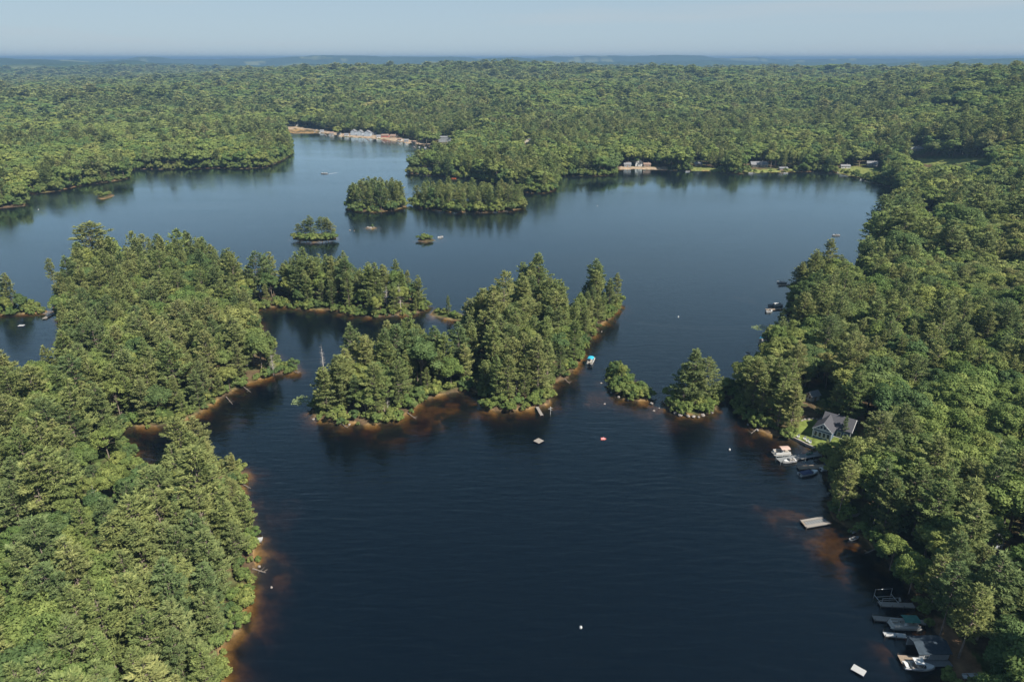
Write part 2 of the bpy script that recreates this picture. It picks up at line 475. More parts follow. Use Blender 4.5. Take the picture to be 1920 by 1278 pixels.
    mi = N('ShaderNodeMixShader'); L(rf.outputs[0], mi.inputs[0]); L(bm.outputs[0], mi.inputs[1]); L(gl.outputs[0], mi.inputs[2])
    L(mi.outputs[0], o.inputs['Surface'])
    va = N('ShaderNodeVolumeAbsorption'); va.inputs['Color'].default_value = (0.50, 0.40, 0.14, 1); va.inputs['Density'].default_value = 1.35
    L(va.outputs[0], o.inputs['Volume'])
    return m


# ------------------------------------------------------------------ mesh helpers
def mesh_np(name, V, F, mats=(), mat_idx=None, tint=None, smooth=False):
    V = np.asarray(V, np.float32); F = np.asarray(F, np.int32)
    me = bpy.data.meshes.new(name)
    me.vertices.add(len(V)); me.vertices.foreach_set('co', V.ravel())
    k = F.shape[1]
    me.loops.add(F.size); me.loops.foreach_set('vertex_index', F.ravel())
    me.polygons.add(len(F)); me.polygons.foreach_set('loop_start', np.arange(0, F.size, k, dtype=np.int32))
    for mm in mats:
        me.materials.append(mm)
    if mat_idx is not None:
        me.polygons.foreach_set('material_index', np.asarray(mat_idx, np.int32))
    if smooth:
        me.polygons.foreach_set('use_smooth', np.ones(len(F), bool))
    if tint is not None:
        a = me.attributes.new('tint', 'FLOAT', 'FACE'); a.data.foreach_set('value', np.asarray(tint, np.float32))
    me.update(calc_edges=True)
    return me


class MB:
    """collects polygons and links them as ONE mesh object"""
    def __init__(s):
        s.v = []; s.f = []

    def add(s, vs, fs):
        b = len(s.v); s.v += [tuple(p) for p in vs]; s.f += [tuple(i + b for i in q) for q in fs]; return s

    def box(s, c, d, rz=0.0, rx=0.0, ry=0.0):
        M = Matrix.Rotation(rz, 3, 'Z') @ Matrix.Rotation(ry, 3, 'Y') @ Matrix.Rotation(rx, 3, 'X')
        vs = []
        for z in (-.5, .5):
            for x, y in ((-.5, -.5), (.5, -.5), (.5, .5), (-.5, .5)):
                vs.append(Vector(c) + M @ Vector((x * d[0], y * d[1], z * d[2])))
        return s.add(vs, [(3, 2, 1, 0), (4, 5, 6, 7), (0, 1, 5, 4), (1, 2, 6, 5), (2, 3, 7, 6), (3, 0, 4, 7)])

    def tube(s, p0, p1, r0, r1=None, n=6):
        r1 = r0 if r1 is None else r1
        p0, p1 = Vector(p0), Vector(p1)
        d = (p1 - p0).normalized()
        a = d.orthogonal().normalized(); b = d.cross(a)
        vs = []
        for p, r in ((p0, r0), (p1, r1)):
            for k in range(n):
                t = 2 * math.pi * k / n
                vs.append(p + (a * math.cos(t) + b * math.sin(t)) * r)
        fs = [(k, (k + 1) % n, n + (k + 1) % n, n + k) for k in range(n)] + [tuple(range(n - 1, -1, -1)), tuple(range(n, 2 * n))]
        return s.add(vs, fs)

    def prism(s, poly, z0, z1):
        n = len(poly)
        vs = [(x, y, z0) for x, y in poly] + [(x, y, z1) for x, y in poly]
        fs = [(k, (k + 1) % n, n + (k + 1) % n, n + k) for k in range(n)] + [tuple(range(n - 1, -1, -1)), tuple(range(n, 2 * n))]
        return s.add(vs, fs)

    def build(s, name, mat, parent=None, smooth=False):
        me = bpy.data.meshes.new(name)
        me.from_pydata([tuple(p) for p in s.v], [], s.f)
        me.materials.append(mat)
        if smooth:
            for p in me.polygons:
                p.use_smooth = True
        o = bpy.data.objects.new(name, me)
        COL.objects.link(o)
        if parent is not None:
            o.parent = parent
        return o


def tag(o, label=None, cat=None, group=None, kind=None):
    if label: o['label'] = label
    if cat: o['category'] = cat
    if group: o['group'] = group
    if kind: o['kind'] = kind
    return o


def empty(name, loc, rz=0.0, label=None, cat=None, group=None):
    o = bpy.data.objects.new(name, None)
    o.empty_display_size = 0.5
    COL.objects.link(o)
    o.location = loc
    o.rotation_euler = (0, 0, rz)
    return tag(o, label, cat, group)

# ================================================================== THE SETTING
# clearings: ground polygons without trees, with their own cover colour
LAWN = (0.125, 0.155, 0.04)
SAND = (0.27, 0.205, 0.145)
FIELD = (0.14, 0.155, 0.05)
DIRT = (0.17, 0.105, 0.06)
CLEAR = [  # (name, colour, outline in photo pixels)
    ('lawn', LAWN, [(1487, 821), (1500, 786), (1525, 783), (1545, 790), (1600, 800), (1612, 822), (1560, 838), (1530, 842), (1510, 832)]),
    ('beach', SAND, [(536, 243), (560, 241), (590, 245), (615, 250), (640, 256), (680, 258), (720, 261), (765, 268), (808, 275), (815, 271), (770, 262), (725, 255), (685, 252), (645, 250), (615, 246), (590, 241), (560, 237), (536, 238)]),
    ('lawn', FIELD, [(560, 188), (596, 188), (604, 185), (566, 184)]),
    ('lawn', FIELD, [(1568, 323), (1612, 333), (1650, 340), (1655, 325), (1640, 316), (1600, 311), (1575, 315)]),
    ('lawn', FIELD, [(1500, 321), (1395, 324), (1395, 318), (1500, 316)]),
    ('lawn', FIELD, [(1355, 322), (1295, 320), (1295, 314), (1355, 316)]),
    ('beach', SAND, [(1160, 318), (1250, 319), (1250, 313), (1165, 311)]),
    ('lawn', FIELD, [(1700, 303), (1740, 309), (1850, 303), (1840, 297), (1720, 297)]),
    ('lawn', FIELD, [(1635, 214), (1690, 228), (1700, 222), (1650, 206)]),
    ('lawn', FIELD, [(1735, 212), (1790, 222), (1850, 246), (1862, 240), (1800, 214), (1745, 205)]),
    ('lawn', DIRT, [(1855, 1024), (1860, 1056), (1935, 1075), (1935, 1030)]),
    ('lawn', DIRT, [(1735, 1160), (1760, 1205), (1784, 1290), (1850, 1290), (1835, 1240), (1790, 1180), (1765, 1158)]),
    ('lawn', DIRT, [(1580, 782), (1600, 800), (1625, 800), (1620, 770), (1595, 768)]),
    ('lawn', DIRT, [(1606, 800), (1640, 798), (1650, 832), (1612, 830)]),  # invented clearing, keeps tree shade off the blue house's side gable
    ('lawn', DIRT, [(90, 584), (106, 592), (112, 580), (100, 574)]),
]


_all = on_ground_many([q for _, _, p in CLEAR for q in p])
CLEAR_W = []
for n_, c_, p_ in CLEAR:
    CLEAR_W.append((n_, c_, _all[:len(p_), :2])); _all = _all[len(p_):]


def ground_mesh():
    a_f = np.arange(-56, 56.01, 0.21)
    a_b = np.concatenate([np.arange(60, 300, 6.0)])
    ang = np.radians(np.concatenate([a_f, a_b]))
    rad = [12.0]
    while rad[-1] < 70000:
        r = rad[-1]
        rad.append(r + (8 if r < 60 else max(1.35, 0.0085 * (r - 150)) if r < 3000 else 0.03 * r))
    rad = np.array(rad)
    A, D = np.meshgrid(ang, rad)
    X = (np.sin(A) * D).ravel(); Y = (np.cos(A) * D).ravel()
    sd = shore_dist(X, Y)
    Zc = height(X, Y, sd)
    na, nr = len(ang), len(rad)
    V = np.stack([X, Y, Zc], 1)
    V = np.vstack([V, [(0, 0, hz(0, 0))]])
    i = np.arange(nr - 1)[:, None] * na + np.arange(na)[None, :]
    j = np.arange(nr - 1)[:, None] * na + (np.arange(na) + 1)[None, :] % na
    F = np.stack([i, j, j + na, i + na], -1).reshape(-1, 4)[:, ::-1]
    me = mesh_np('ground', V, F, [ground_mat()], smooth=True)
    # own colours of the soil
    col = np.zeros((len(V), 4), np.float32); col[:, 3] = 1
    n = fbm(V[:, 0] / 9, V[:, 1] / 9, 41, 4)
    c_floor = np.array([0.085, 0.062, 0.036]); c_under = np.array([0.05, 0.07, 0.022])
    base = c_floor + (c_under - c_floor) * sstep(0.4, 0.65, n)[:, None]
    sdv = np.append(sd, 1)
    edge = np.exp(-np.maximum(sdv, 0) / 0.9)[:, None]
    base = base * (1 - edge) + np.array([0.085, 0.055, 0.034]) * edge
    bedc = np.array([0.235, 0.152, 0.066]) + (np.array([0.06, 0.048, 0.03]) - np.array([0.235, 0.152, 0.066])) * sstep(0.41, 0.60, fbm(V[:, 0] / 4.5, V[:, 1] / 4.5, 51, 4))[:, None]
    base = np.where((sdv <= 0)[:, None], bedc, base)
    dist = np.hypot(V[:, 0], V[:, 1])
    far = sstep(3500, 5200, dist)[:, None]
    canopy = np.array([0.030, 0.050, 0.026]) * (0.6 + 0.9 * fbm(V[:, 0] / 160, V[:, 1] / 160, 61, 4))[:, None]
    open_land = (fbm(V[:, 0] / 500, V[:, 1] / 260, 71, 3) > 0.72)[:, None]
    canopy = np.where(open_land, np.array([0.15, 0.16, 0.07]), canopy)
    base = base * (1 - far) + canopy * far
    for nme, c, ringw in CLEAR_W:
        lo, hi = ringw.min(0), ringw.max(0)
        m = (V[:, 0] > lo[0]) & (V[:, 0] < hi[0]) & (V[:, 1] > lo[1]) & (V[:, 1] < hi[1]) & (sdv > -0.5)
        k = np.where(m)[0]
        k = k[inside(ringw, V[k, 0], V[k, 1])]
        base[k] = c
    col[:, :3] = base
    a = me.color_attributes.new('soil', 'FLOAT_COLOR', 'POINT')
    a.data.foreach_set('color', col.ravel())
    o = bpy.data.objects.new('ground', me)
    COL.objects.link(o)
    tag(o, 'forest floor, brown lake bed and hills reaching to the horizon', None, None, 'structure')
    return o


ground_mesh()

wb = MB()
wb.box((150, 470, -5.0), (2300, 1500, 10.0))
lake = wb.build('lake_water', water_mat())
tag(lake, 'dark blue rippled lake with brown shallows along its shores', None, None, 'structure')


def haze_box():
    b = MB()
    b.box((0, 9000, 70), (170000, 190000, 164))
    m, t, o = nodes_of('haze_air')
    v = t.nodes.new('ShaderNodeVolumePrincipled')
    v.inputs['Color'].default_value = (0.185, 0.315, 0.485, 1)
    v.inputs['Density'].default_value = 0.00012
    v.inputs['Anisotropy'].default_value = 0.0
    t.links.new(v.outputs[0], o.inputs['Volume'])
    ob = b.build('haze', m)
    tag(ob, 'pale blue summer haze over the whole valley', None, None, 'stuff')


haze_box()

# ================================================================== TREES
def rand_unit(rng, n):
    v = rng.normal(size=(n, 3))
    return v / np.linalg.norm(v, axis=1, keepdims=True)


def norm(v):
    return v / np.maximum(np.linalg.norm(v, axis=-1, keepdims=True), 1e-6)


def tubes_np(segs, n=5):
    """segs: list of (p0, p1, r0, r1) -> verts, quads"""
    V = []; F = []; b = 0
    for p0, p1, r0, r1 in segs:
        p0 = np.array(p0, float); p1 = np.array(p1, float)
        d = norm(p1 - p0)
        a = np.cross(d, (0.3, 0.9, 0.1)); a = norm(a); c = np.cross(d, a)
        t = np.arange(n) * 2 * math.pi / n
        ringv = np.cos(t)[:, None] * a + np.sin(t)[:, None] * c
        V.append(p0 + ringv * r0); V.append(p1 + ringv * r1)
        for k in range(n):
            F.append((b + k, b + (k + 1) % n, b + n + (k + 1) % n, b + n + k))
        b += 2 * n
    return np.vstack(V), np.array(F, int)


def pine_data(seed, H=20.0, step=0.045, tufts=50, needles=3, ln=0.62, wd=0.24, cb=0.2, Rm=0.185, bare=0.0):
    rng = np.random.default_rng(seed)
    lean = rng.normal(0, 0.012, 2)
    segs = []
    r0 = H * 0.013
    zs = np.linspace(0, H * 0.98, 6)
    for k in range(5):
        p = (lean[0] * zs[k], lean[1] * zs[k], zs[k]); q = (lean[0] * zs[k + 1], lean[1] * zs[k + 1], zs[k + 1])
        segs.append((p, q, r0 * (1 - k / 5.3), r0 * (1 - (k + 1) / 5.3)))
    P = []; D = []; U = []; T = []
    z = H * cb * rng.uniform(0.85, 1.2)
    ph = rng.uniform(0, 6.28, 3); am = rng.uniform(0.05, 0.22, 3)
    az0 = rng.uniform(0, 6.28)
    while z < H * 0.985:
        f = (z - H * cb) / (H * (1 - cb))
        f = min(max(f, 0), 1)
        prof = (1 - f ** 2.1) ** 0.85 * (0.62 + 0.38 * min(1, f / 0.22))
        nb = rng.integers(4, 7) if f < 0.9 else 3
        az0 += rng.uniform(0.4, 1.1)
        wh = rng.uniform(0.75, 1.15)
        for k in range(nb):
            az = az0 + 2 * math.pi * k / nb + rng.normal(0, 0.25)
            mod = 1 + sum(am[i] * math.sin((i + 1) * az + ph[i] + f * 4) for i in range(3))
            l = max(0.35, H * Rm * prof * wh * rng.uniform(0.55, 1.2) * mod)
            if rng.random() < 0.06: continue
            out = np.array([math.cos(az), math.sin(az), 0.0]); side = np.array([-out[1], out[0], 0.0])
            rise = l * (rng.uniform(-0.12, 0.12) + 0.35 * f)
            base = np.array([lean[0] * z, lean[1] * z, z])
            tip = base + out * l + np.array([0, 0, rise])
            if l > 0.9: segs.append((base, base + (tip - base) * 0.85, 0.02 + 0.013 * l, 0.015))
            if rng.random() < bare: continue
            n = max(5, int(tufts * l / (H * Rm) * rng.uniform(0.8, 1.2)))
            t = 0.22 + 0.78 * rng.random(n) ** 0.75
            lat = rng.normal(0, 1, n) * (0.24 * l * (1.12 - t) + 0.10)
            up = rng.normal(0.05, 0.07, n) + 0.10 * l * t * t
            p = base + (tip - base) * t[:, None] + side * lat[:, None]
            p[:, 2] += up
            bt = np.clip(rng.normal(0.5, 0.2), 0, 1)
            for j in range(needles):
                d = norm(out * 0.75 + side * (np.sign(lat) * 0.55)[:, None] * rng.random((n, 1)) + np.array([0, 0, 0.30]) + rng.normal(0, 0.38, (n, 3)))
                u = norm(np.array([0, 0, 1.0]) + rng.normal(0, 0.42, (n, 3)) + out * 0.2)
                P.append(p + rng.normal(0, 0.06, (n, 3))); D.append(d); U.append(u)
                T.append(np.clip(bt + rng.normal(0, 0.16, n), 0, 1))
        z += H * step * rng.uniform(0.65, 1.3) * (1 - 0.45 * f)
    n = 14
    P.append(np.tile(np.array([lean[0] * H, lean[1] * H, H * 0.97]), (n, 1)) + rng.normal(0, 0.12, (n, 3)))
    D.append(norm(rng.normal(0, 0.6, (n, 3)) + np.array([0, 0, 1.1]))); U.append(rand_unit(rng, n)); T.append(rng.random(n))
    P = np.vstack(P); D = np.vstack(D); U = np.vstack(U); T = np.concatenate(T)
    W = norm(np.cross(D, U))
    s = rng.uniform(0.7, 1.3, (len(P), 1))
    a = P - W * wd * 0.5 * s; b = P + W * wd * 0.5 * s
    c = P + D * ln * s + W * wd * 0.12; 
    V = np.stack([a, b, c], 1).reshape(-1, 3)
    F = np.arange(len(V)).reshape(-1, 3)
    return segs, V, F, T


def broad_data(seed, H=15.0, lobes=44, leaves=150, size=0.42, Rr=0.29, cbot=0.28, droop=0.0, spread=1.0, jit=0.45, tv=1.0):
    rng = np.random.default_rng(seed)
    segs = []
    lean = rng.normal(0, 0.03, 2)
    top = H * 0.55
    r0 = H * 0.014
    def tr(z): return np.array([lean[0] * z, lean[1] * z, z])
    segs += [(tr(0), tr(top * 0.5), r0, r0 * 0.8), (tr(top * 0.5), tr(top), r0 * 0.8, r0 * 0.5), (tr(top), tr(H * 0.8), r0 * 0.5, r0 * 0.15)]
    cz = H * (cbot + 1) / 2; hz_ = H * (1 - cbot) / 2
    RR = H * Rr
    P = []; Nn = []; T = []
    ph = rng.uniform(0, 6.28, 3); am = rng.uniform(0.05, 0.2, 3)
    for k in range(lobes):
        d = rand_unit(rng, 1)[0]
        if d[2] < -0.25: d[2] *= -0.6; 
        d = norm(d)
        az = math.atan2(d[1], d[0])
        mod = 1 + sum(am[i] * math.sin((i + 1) * az + ph[i] + d[2] * 2) for i in range(3))
        rr = rng.uniform(0.45, 0.98) ** 0.6 * mod
        c = np.array([lean[0] * cz, lean[1] * cz, cz]) + d * np.array([RR, RR, hz_]) * rr * 0.84
        lr = RR * rng.uniform(0.20, 0.40) * spread
        if k % 2 == 0:
            s = tr(H * rng.uniform(0.3, 0.55)); segs.append((s, s + (c - s) * 0.9, r0 * 0.3, 0.03))
        n = int(leaves * (lr / (RR * 0.3)) ** 2)
        v = norm(rand_unit(rng, n) + np.array([0, 0, 0.35]) + d * 0.35)
        q = c + v * lr * rng.uniform(0.72, 1.08, (n, 1)) * np.array([1, 1, 0.78])
        q[:, 2] -= droop * np.hypot(q[:, 0] - c[0], q[:, 1] - c[1])
        P.append(q); Nn.append(norm(v + rng.normal(0, jit, (n, 3)) + np.array([0, 0, 0.2])))
        T.append(np.clip(rng.normal(0.5, 0.17 * tv) + rng.normal(0, 0.15 * tv, n), 0, 1))
    P = np.vstack(P); Nn = np.vstack(Nn); T = np.concatenate(T)
    n = len(P)
    A = norm(np.cross(Nn, rand_unit(rng, n))); B = np.cross(Nn, A)
    s = size * rng.uniform(0.65, 1.35, (n, 1))
    V = np.stack([P - A * s * 0.62, P + B * s * 0.36, P + A * s * 0.62, P - B * s * 0.36], 1).reshape(-1, 3)
    F = np.arange(len(V)).reshape(-1, 4)
    return segs, V, F, T


def combined(name, data, leafm, barkm=BARK, sides=3, min_r=0.0):
    """trunk and leaves as one mesh, for the woods that nobody could count"""
    segs, V, F, T = data
    segs = [q for q in segs if q[2] >= min_r]
    tv, tf = tubes_np(segs, sides)
    if F.shape[1] == 3:
        tf = np.vstack([tf[:, [0, 1, 2]], tf[:, [0, 2, 3]]])
    me = mesh_np(name, np.vstack([V, tv]), np.vstack([F, tf + len(V)]), [leafm, barkm],
                 np.concatenate([np.zeros(len(F)), np.ones(len(tf))]), np.concatenate([T, np.full(len(tf), 0.5)]))
    return me


def pair(name, data, leafm, barkm=BARK):
    """(trunk mesh, crown mesh)"""
    segs, V, F, T = data
    tv, tf = tubes_np(segs, 5)
    return mesh_np(name + '_trunk', tv, tf, [barkm]), mesh_np(name + '_crown', V, F, [leafm], None, T)


PINES = [pine_data(100 + k, 20.0, cb=c, Rm=r, step=s) for k, (c, r, s) in enumerate(((0.14, 0.235, 0.062), (0.26, 0.21, 0.066), (0.10, 0.215, 0.058), (0.36, 0.235, 0.07), (0.18, 0.185, 0.06), (0.22, 0.26, 0.074), (0.12, 0.20, 0.064)))]
BROADS = [broad_data(200 + k, 15.0, Rr=r, cbot=c, lobes=n, leaves=lv, size=sz, spread=sp) for k, (r, c, n, lv, sz, sp) in enumerate(((0.29, 0.22, 46, 150, 0.42, 1.0), (0.25, 0.16, 52, 130, 0.40, 0.9), (0.33, 0.3, 50, 150, 0.44, 1.0), (0.27, 0.24, 60, 95, 0.40, 0.8), (0.31, 0.18, 40, 170, 0.46, 1.1), (0.23, 0.12, 44, 130, 0.40, 1.0)))]
SHRUBS = [broad_data(300 + k, 3.2, Rr=0.50, cbot=-0.1, lobes=18, leaves=70, size=0.26, spread=1.1) for k in range(4)]
P_PAIR = [pair('pine_%d' % k, d, NEEDLE) for k, d in enumerate(PINES)]
B_PAIR = [pair('broadleaf_%d' % k, d, LEAF) for k, d in enumerate(BROADS)]
S_PAIR = [pair('shrub_%d' % k, d, LEAF) for k, d in enumerate(SHRUBS)]


def library(name, meshes):
    c = bpy.data.collections.new(name)
    for k, me in enumerate(meshes):
        c.objects.link(bpy.data.objects.new('%s_%02d' % (name, k), me))
    return c


# one library per kind: 0.. full detail, then middle distance, then far
LIB_P = library('pine_kinds',
                [combined('pn%d' % k, d, NEEDLE) for k, d in enumerate(PINES)] +
                [combined('pm%d' % k, pine_data(400 + k, 20.0, step=0.062, tufts=15, needles=2, ln=1.05, wd=0.5, cb=(0.14, 0.22, 0.3, 0.16)[k], Rm=(0.235, 0.21, 0.24, 0.2)[k]), NEEDLE, min_r=0.06) for k in range(4)] +
                [combined('pf%d' % k, pine_data(500 + k, 20.0, step=0.085, tufts=7, needles=1, ln=1.9, wd=1.1, cb=0.12, Rm=(0.22, 0.24, 0.2)[k]), NEEDLE, min_r=0.1) for k in range(3)])
LIB_B = library('broad_kinds',
                [combined('bn%d' % k, d, LEAF) for k, d in enumerate(BROADS)] +
                [combined('bm%d' % k, broad_data(600 + k, 15.0, lobes=30, leaves=48, size=0.85, Rr=(0.31, 0.27, 0.34, 0.29)[k], cbot=0.1, jit=0.36, tv=0.7), LEAF, min_r=0.1) for k in range(4)] +
                [combined('bf%d' % k, broad_data(700 + k, 15.0, lobes=15, leaves=28, size=1.35, Rr=(0.32, 0.28, 0.35)[k], cbot=0.0, spread=1.2, jit=0.34, tv=0.45), LEAF, min_r=0.15) for k in range(3)])
LIB_S = library('shrub_kinds', [combined('sn%d' % k, d, LEAF) for k, d in enumerate(SHRUBS)])

# things in the photo that no tree stands in front of: pixel box (the tree must be nearer than the thing to be felled)
OPEN_VIEWS = [(1520, 762, 1612, 822), (1487, 786, 1530, 842), (1440, 838, 1540, 870), (1490, 868, 1548, 894),
              (1498, 966, 1556, 992), (1634, 1108, 1712, 1136), (1634, 1150, 1736, 1178), (1654, 1180, 1782, 1262),
              (1400, 636, 1436, 664), (1832, 972, 1856, 1020), (1862, 1042, 1892, 1072), (1865, 1030, 1915, 1056), (1760, 1160, 1800, 1180),
              (88, 578, 106, 598), (478, 1000, 494, 1022), (1594, 960, 1612, 972), (1800, 1262, 1845, 1274),
              (532, 228, 566, 243), (655, 236, 700, 258), (708, 236, 750, 262), (822, 252, 850, 268), (585, 240, 812, 277),
              (1172, 296, 1225, 318), (1298, 298, 1318, 310), (1405, 298, 1440, 312), (1455, 308, 1482, 320), (1570, 306, 1645, 332), (1620, 300, 1650, 312),
              (438, 194, 452, 202), (790, 312, 812, 324), (885, 235, 902, 242), (984, 262, 996, 270), (1700, 274, 1728, 283), (1722, 398, 1756, 406),
              (560, 183, 602, 189), (1640, 205, 1700, 226), (1740, 206, 1855, 244), (1710, 297, 1850, 306), (1514, 736, 1530, 746), (1600, 518, 1612, 524), (196, 799, 324, 868), (900, 640, 910, 672), (830, 594, 842, 606), (548, 402, 634, 456), (778, 436, 832, 456)]


def candidates():
    rng = np.random.default_rng(11)
    X = []; Y = []
    r = 60.0
    while r < 5600:
        s = 6.2 if r < 420 else max(6.4, 0.0043 * r + 4.4)
        half = R(57) if r < 420 else R(41)
        n = int(2 * half * r / s)
        a = -half + (np.arange(n) + 0.5 * (rng.integers(0, 2)) + rng.uniform(-0.38, 0.38, n)) * (s / r)
        rr = r + rng.uniform(-0.4, 0.4, n) * s
        X.append(np.sin(a) * rr); Y.append(np.cos(a) * rr)
        r += s * 0.9
    return np.concatenate(X), np.concatenate(Y), rng


TX, TY, rng = candidates()
SDT = shore_dist(TX, TY)
keep = SDT > 0.8
TX, TY, SDT = TX[keep], TY[keep], SDT[keep]
TZ = height(TX, TY, SDT)
for nme, c, w in CLEAR_W:
    k = ~inside(w, TX, TY)
    TX, TY, TZ, SDT = TX[k], TY[k], TZ[k], SDT[k]
low = np.zeros(len(TX), bool)
for w in (SHRUB_ISLE, LOW_ISLE, ROCK_ISLE, WEST_ISLE, SPIT, PINE_ISLE, TRIO_ISLE):
    low |= inside(w, TX, TY)
TX, TY, TZ, SDT = TX[~low], TY[~low], TZ[~low], SDT[~low]
TD = np.hypot(TX, TY)
PX, PY, DEP = project(TX, TY, TZ)

isle = inside(MID_RING, TX, TY) | inside(ROUND_ISLE, TX, TY) | inside(LONG_ISLE, TX, TY)
left = inside(LEFT_RING, TX, TY)
n_stand = np.where(TD < 500, fbm(TX / 38.0, TY / 38.0, 81, 3), fbm(TX / 130.0, TY / 110.0, 82, 3))
p_pine = np.full(len(TX), 0.14)
p_pine = np.where(TD > 450, 0.26, p_pine)
p_pine = np.where(SDT < 30, 0.42, p_pine)
p_pine = np.where(left, 0.56, p_pine)
p_pine = np.where(left & (PX < 330) & (PY > 800), 0.30, p_pine)
p_pine = np.where(left & (PX > 250) & (PY > 900), 0.74, p_pine)
p_pine = np.where(isle, 0.93, p_pine)
p_pine = np.where(left & (PY < 625) & (PX > 440), 0.9, p_pine)
pine = rng.random(len(TX)) < np.clip(p_pine + (n_stand - 0.5) * 1.9, 0.03, 0.99)
# heights in metres
HT = np.where(pine, rng.normal(20.0, 3.8, len(TX)), rng.normal(14.5, 2.6, len(TX)))
HT = np.where(isle & pine, rng.normal(21.0, 3.4, len(TX)), HT)
HT = HT * np.clip(0.66 + SDT / 24.0, 0.66, 1.0)
HT = np.where(TD > 450, np.where(pine, rng.normal(20.5, 2.4, len(TX)), rng.normal(17.0, 2.0, len(TX))), HT)
HT = np.where(TD > 900, HT * (1 + np.clip((TD - 900) / 5000, 0, 0.5)), HT)
HT = np.where(left & (PY < 680) & (PX < 470), HT * rng.uniform(0.7, 1.08, len(TX)), HT)
scrub = left & (PX < 330) & (PY > 850) & (PY < 1080)
HT = np.where(scrub & ~pine, HT * 0.72, HT)
isl_back = left & (PY < 620) & (PX > 440)
grow = np.clip(rng.lognormal(0, 0.26, len(TX)), 0.55, 1.75)
HT = np.where(TD > 450, HT * (0.55 + 0.45 * grow), HT)
WD = np.where(TD > 450, grow * 1.05, rng.uniform(0.85, 1.2, len(TX)) * np.where(pine | left, 1.0, 1.22))

far_isle = inside(ROUND_ISLE, TX, TY) | inside(LONG_ISLE, TX, TY)
HT = np.where(far_isle, np.where(inside(LONG_ISLE, TX, TY), rng.normal(17.5, 2.0, len(TX)), rng.normal(19.5, 2.2, len(TX))), HT)
WD = np.where(far_isle, 1.0, WD)
px_t, py_t, _ = project(TX, TY, TZ + HT)
half_w = 3.4 * FPX / DEP
fell = np.zeros(len(TX), bool)
for (a, b, c, d) in OPEN_VIEWS:
    gd = math.hypot(*G((a + c) / 2, max(d, 135), 0))
    m = (TD < gd + 2) & (TD > gd - 260) & (PX + half_w * 0.8 > a) & (PX - half_w * 0.8 < c) & (py_t < d) & (PY > b)
    # how tall a tree may grow here without hiding what the photo shows beyond it
    u = (639.0 - d) / FPX
    cap = CAM_H + TY * (-SP + u * CP) / (CP + u * SP) - TZ
    low_ok = m & (cap > 5.0) & (d > 345)
    HT = np.where(low_ok, np.minimum(HT, cap * 0.96), HT)
    fell |= m & ~low_ok
px_t, py_t, _ = project(TX, TY, TZ + HT)
vis = (px_t > -160) & (px_t < 2080) & (py_t < 1500) & (PY > 90)
# trees wholly behind a ridge are left out
gap = (TD > 600) & (fbm(TX / 55.0, TY / 45.0, 91, 2) > 0.80) & (SDT > 40)
sel = ~fell & vis & ~gap
TX, TY, TZ, SDT, TD, PX, PY, DEP, HT, WD, pine = [q[sel] for q in (TX, TY, TZ, SDT, TD, PX, PY, DEP, HT, WD, pine)]
left = left[sel]; isle = isle[sel]; px_t, py_t = px_t[sel], py_t[sel]
ROT = rng.uniform(0, 2 * math.pi, len(TX))
print('trees', len(TX), 'pines', int(pine.sum()), 'near', int((TD < 400).sum()))

# shrubs along the water's edge
sx = np.concatenate([rng.uniform(-420, 260, 60000), rng.uniform(-700, 700, 170000)]); sy = np.concatenate([rng.uniform(60, 460, 60000), rng.uniform(460, 1300, 170000)])
ssd = shore_dist(sx, sy)
k = (ssd > -1.3) & (ssd < np.where(sy > 460, 7.0, 4.2))
for nme, c, w in CLEAR_W:
    k &= ~inside(w, sx, sy)
    if nme == 'beach': k &= seg_dist(w, sx, sy) > 5
for w in (TRIO_ISLE, LOW_ISLE, ROCK_ISLE, WEST_ISLE, SPIT):
    k &= seg_dist(w, sx, sy) > 3
    k &= ~inside(w, sx, sy)
for (a, b, c, d) in OPEN_VIEWS[:18]:
    q = project(sx, sy, np.ones_like(sx))
    k &= ~((q[0] > a) & (q[0] < c) & (q[1] > b) & (q[1] < d))
q = project(sx, sy, np.ones_like(sx))
k &= (q[0] > -60) & (q[0] < 1980) & (q[1] < 1330)
sx, sy, ssd = sx[k], sy[k], ssd[k]
pick = []
cell = {}
for i in range(len(sx)):
    cs = 1.75 if sy[i] < 460 else 4.0
    key = (int(sx[i] // cs), int(sy[i] // cs), cs)
    if key in cell: continue
    cell[key] = 1; pick.append(i)
sx, sy, ssd = sx[pick], sy[pick], ssd[pick]
sz = height(sx, sy, ssd)
print('shrubs', len(sx), 'tree tops', float((TZ + HT).max()))


def place_tree(kind, mesh_pair, loc, sc, rz, label, cat, group):
    e = bpy.data.objects.new(kind, None)
    e.empty_display_size = 0.5
    e.location = loc; e.rotation_euler = (0, 0, rz); e.scale = sc
    COL.objects.link(e)
    t = bpy.data.objects.new('trunk', mesh_pair[0]); t.parent = e; COL.objects.link(t)
    c = bpy.data.objects.new('crown', mesh_pair[1]); c.parent = e; COL.objects.link(c)
    tag(e, label, cat, group)
    return e


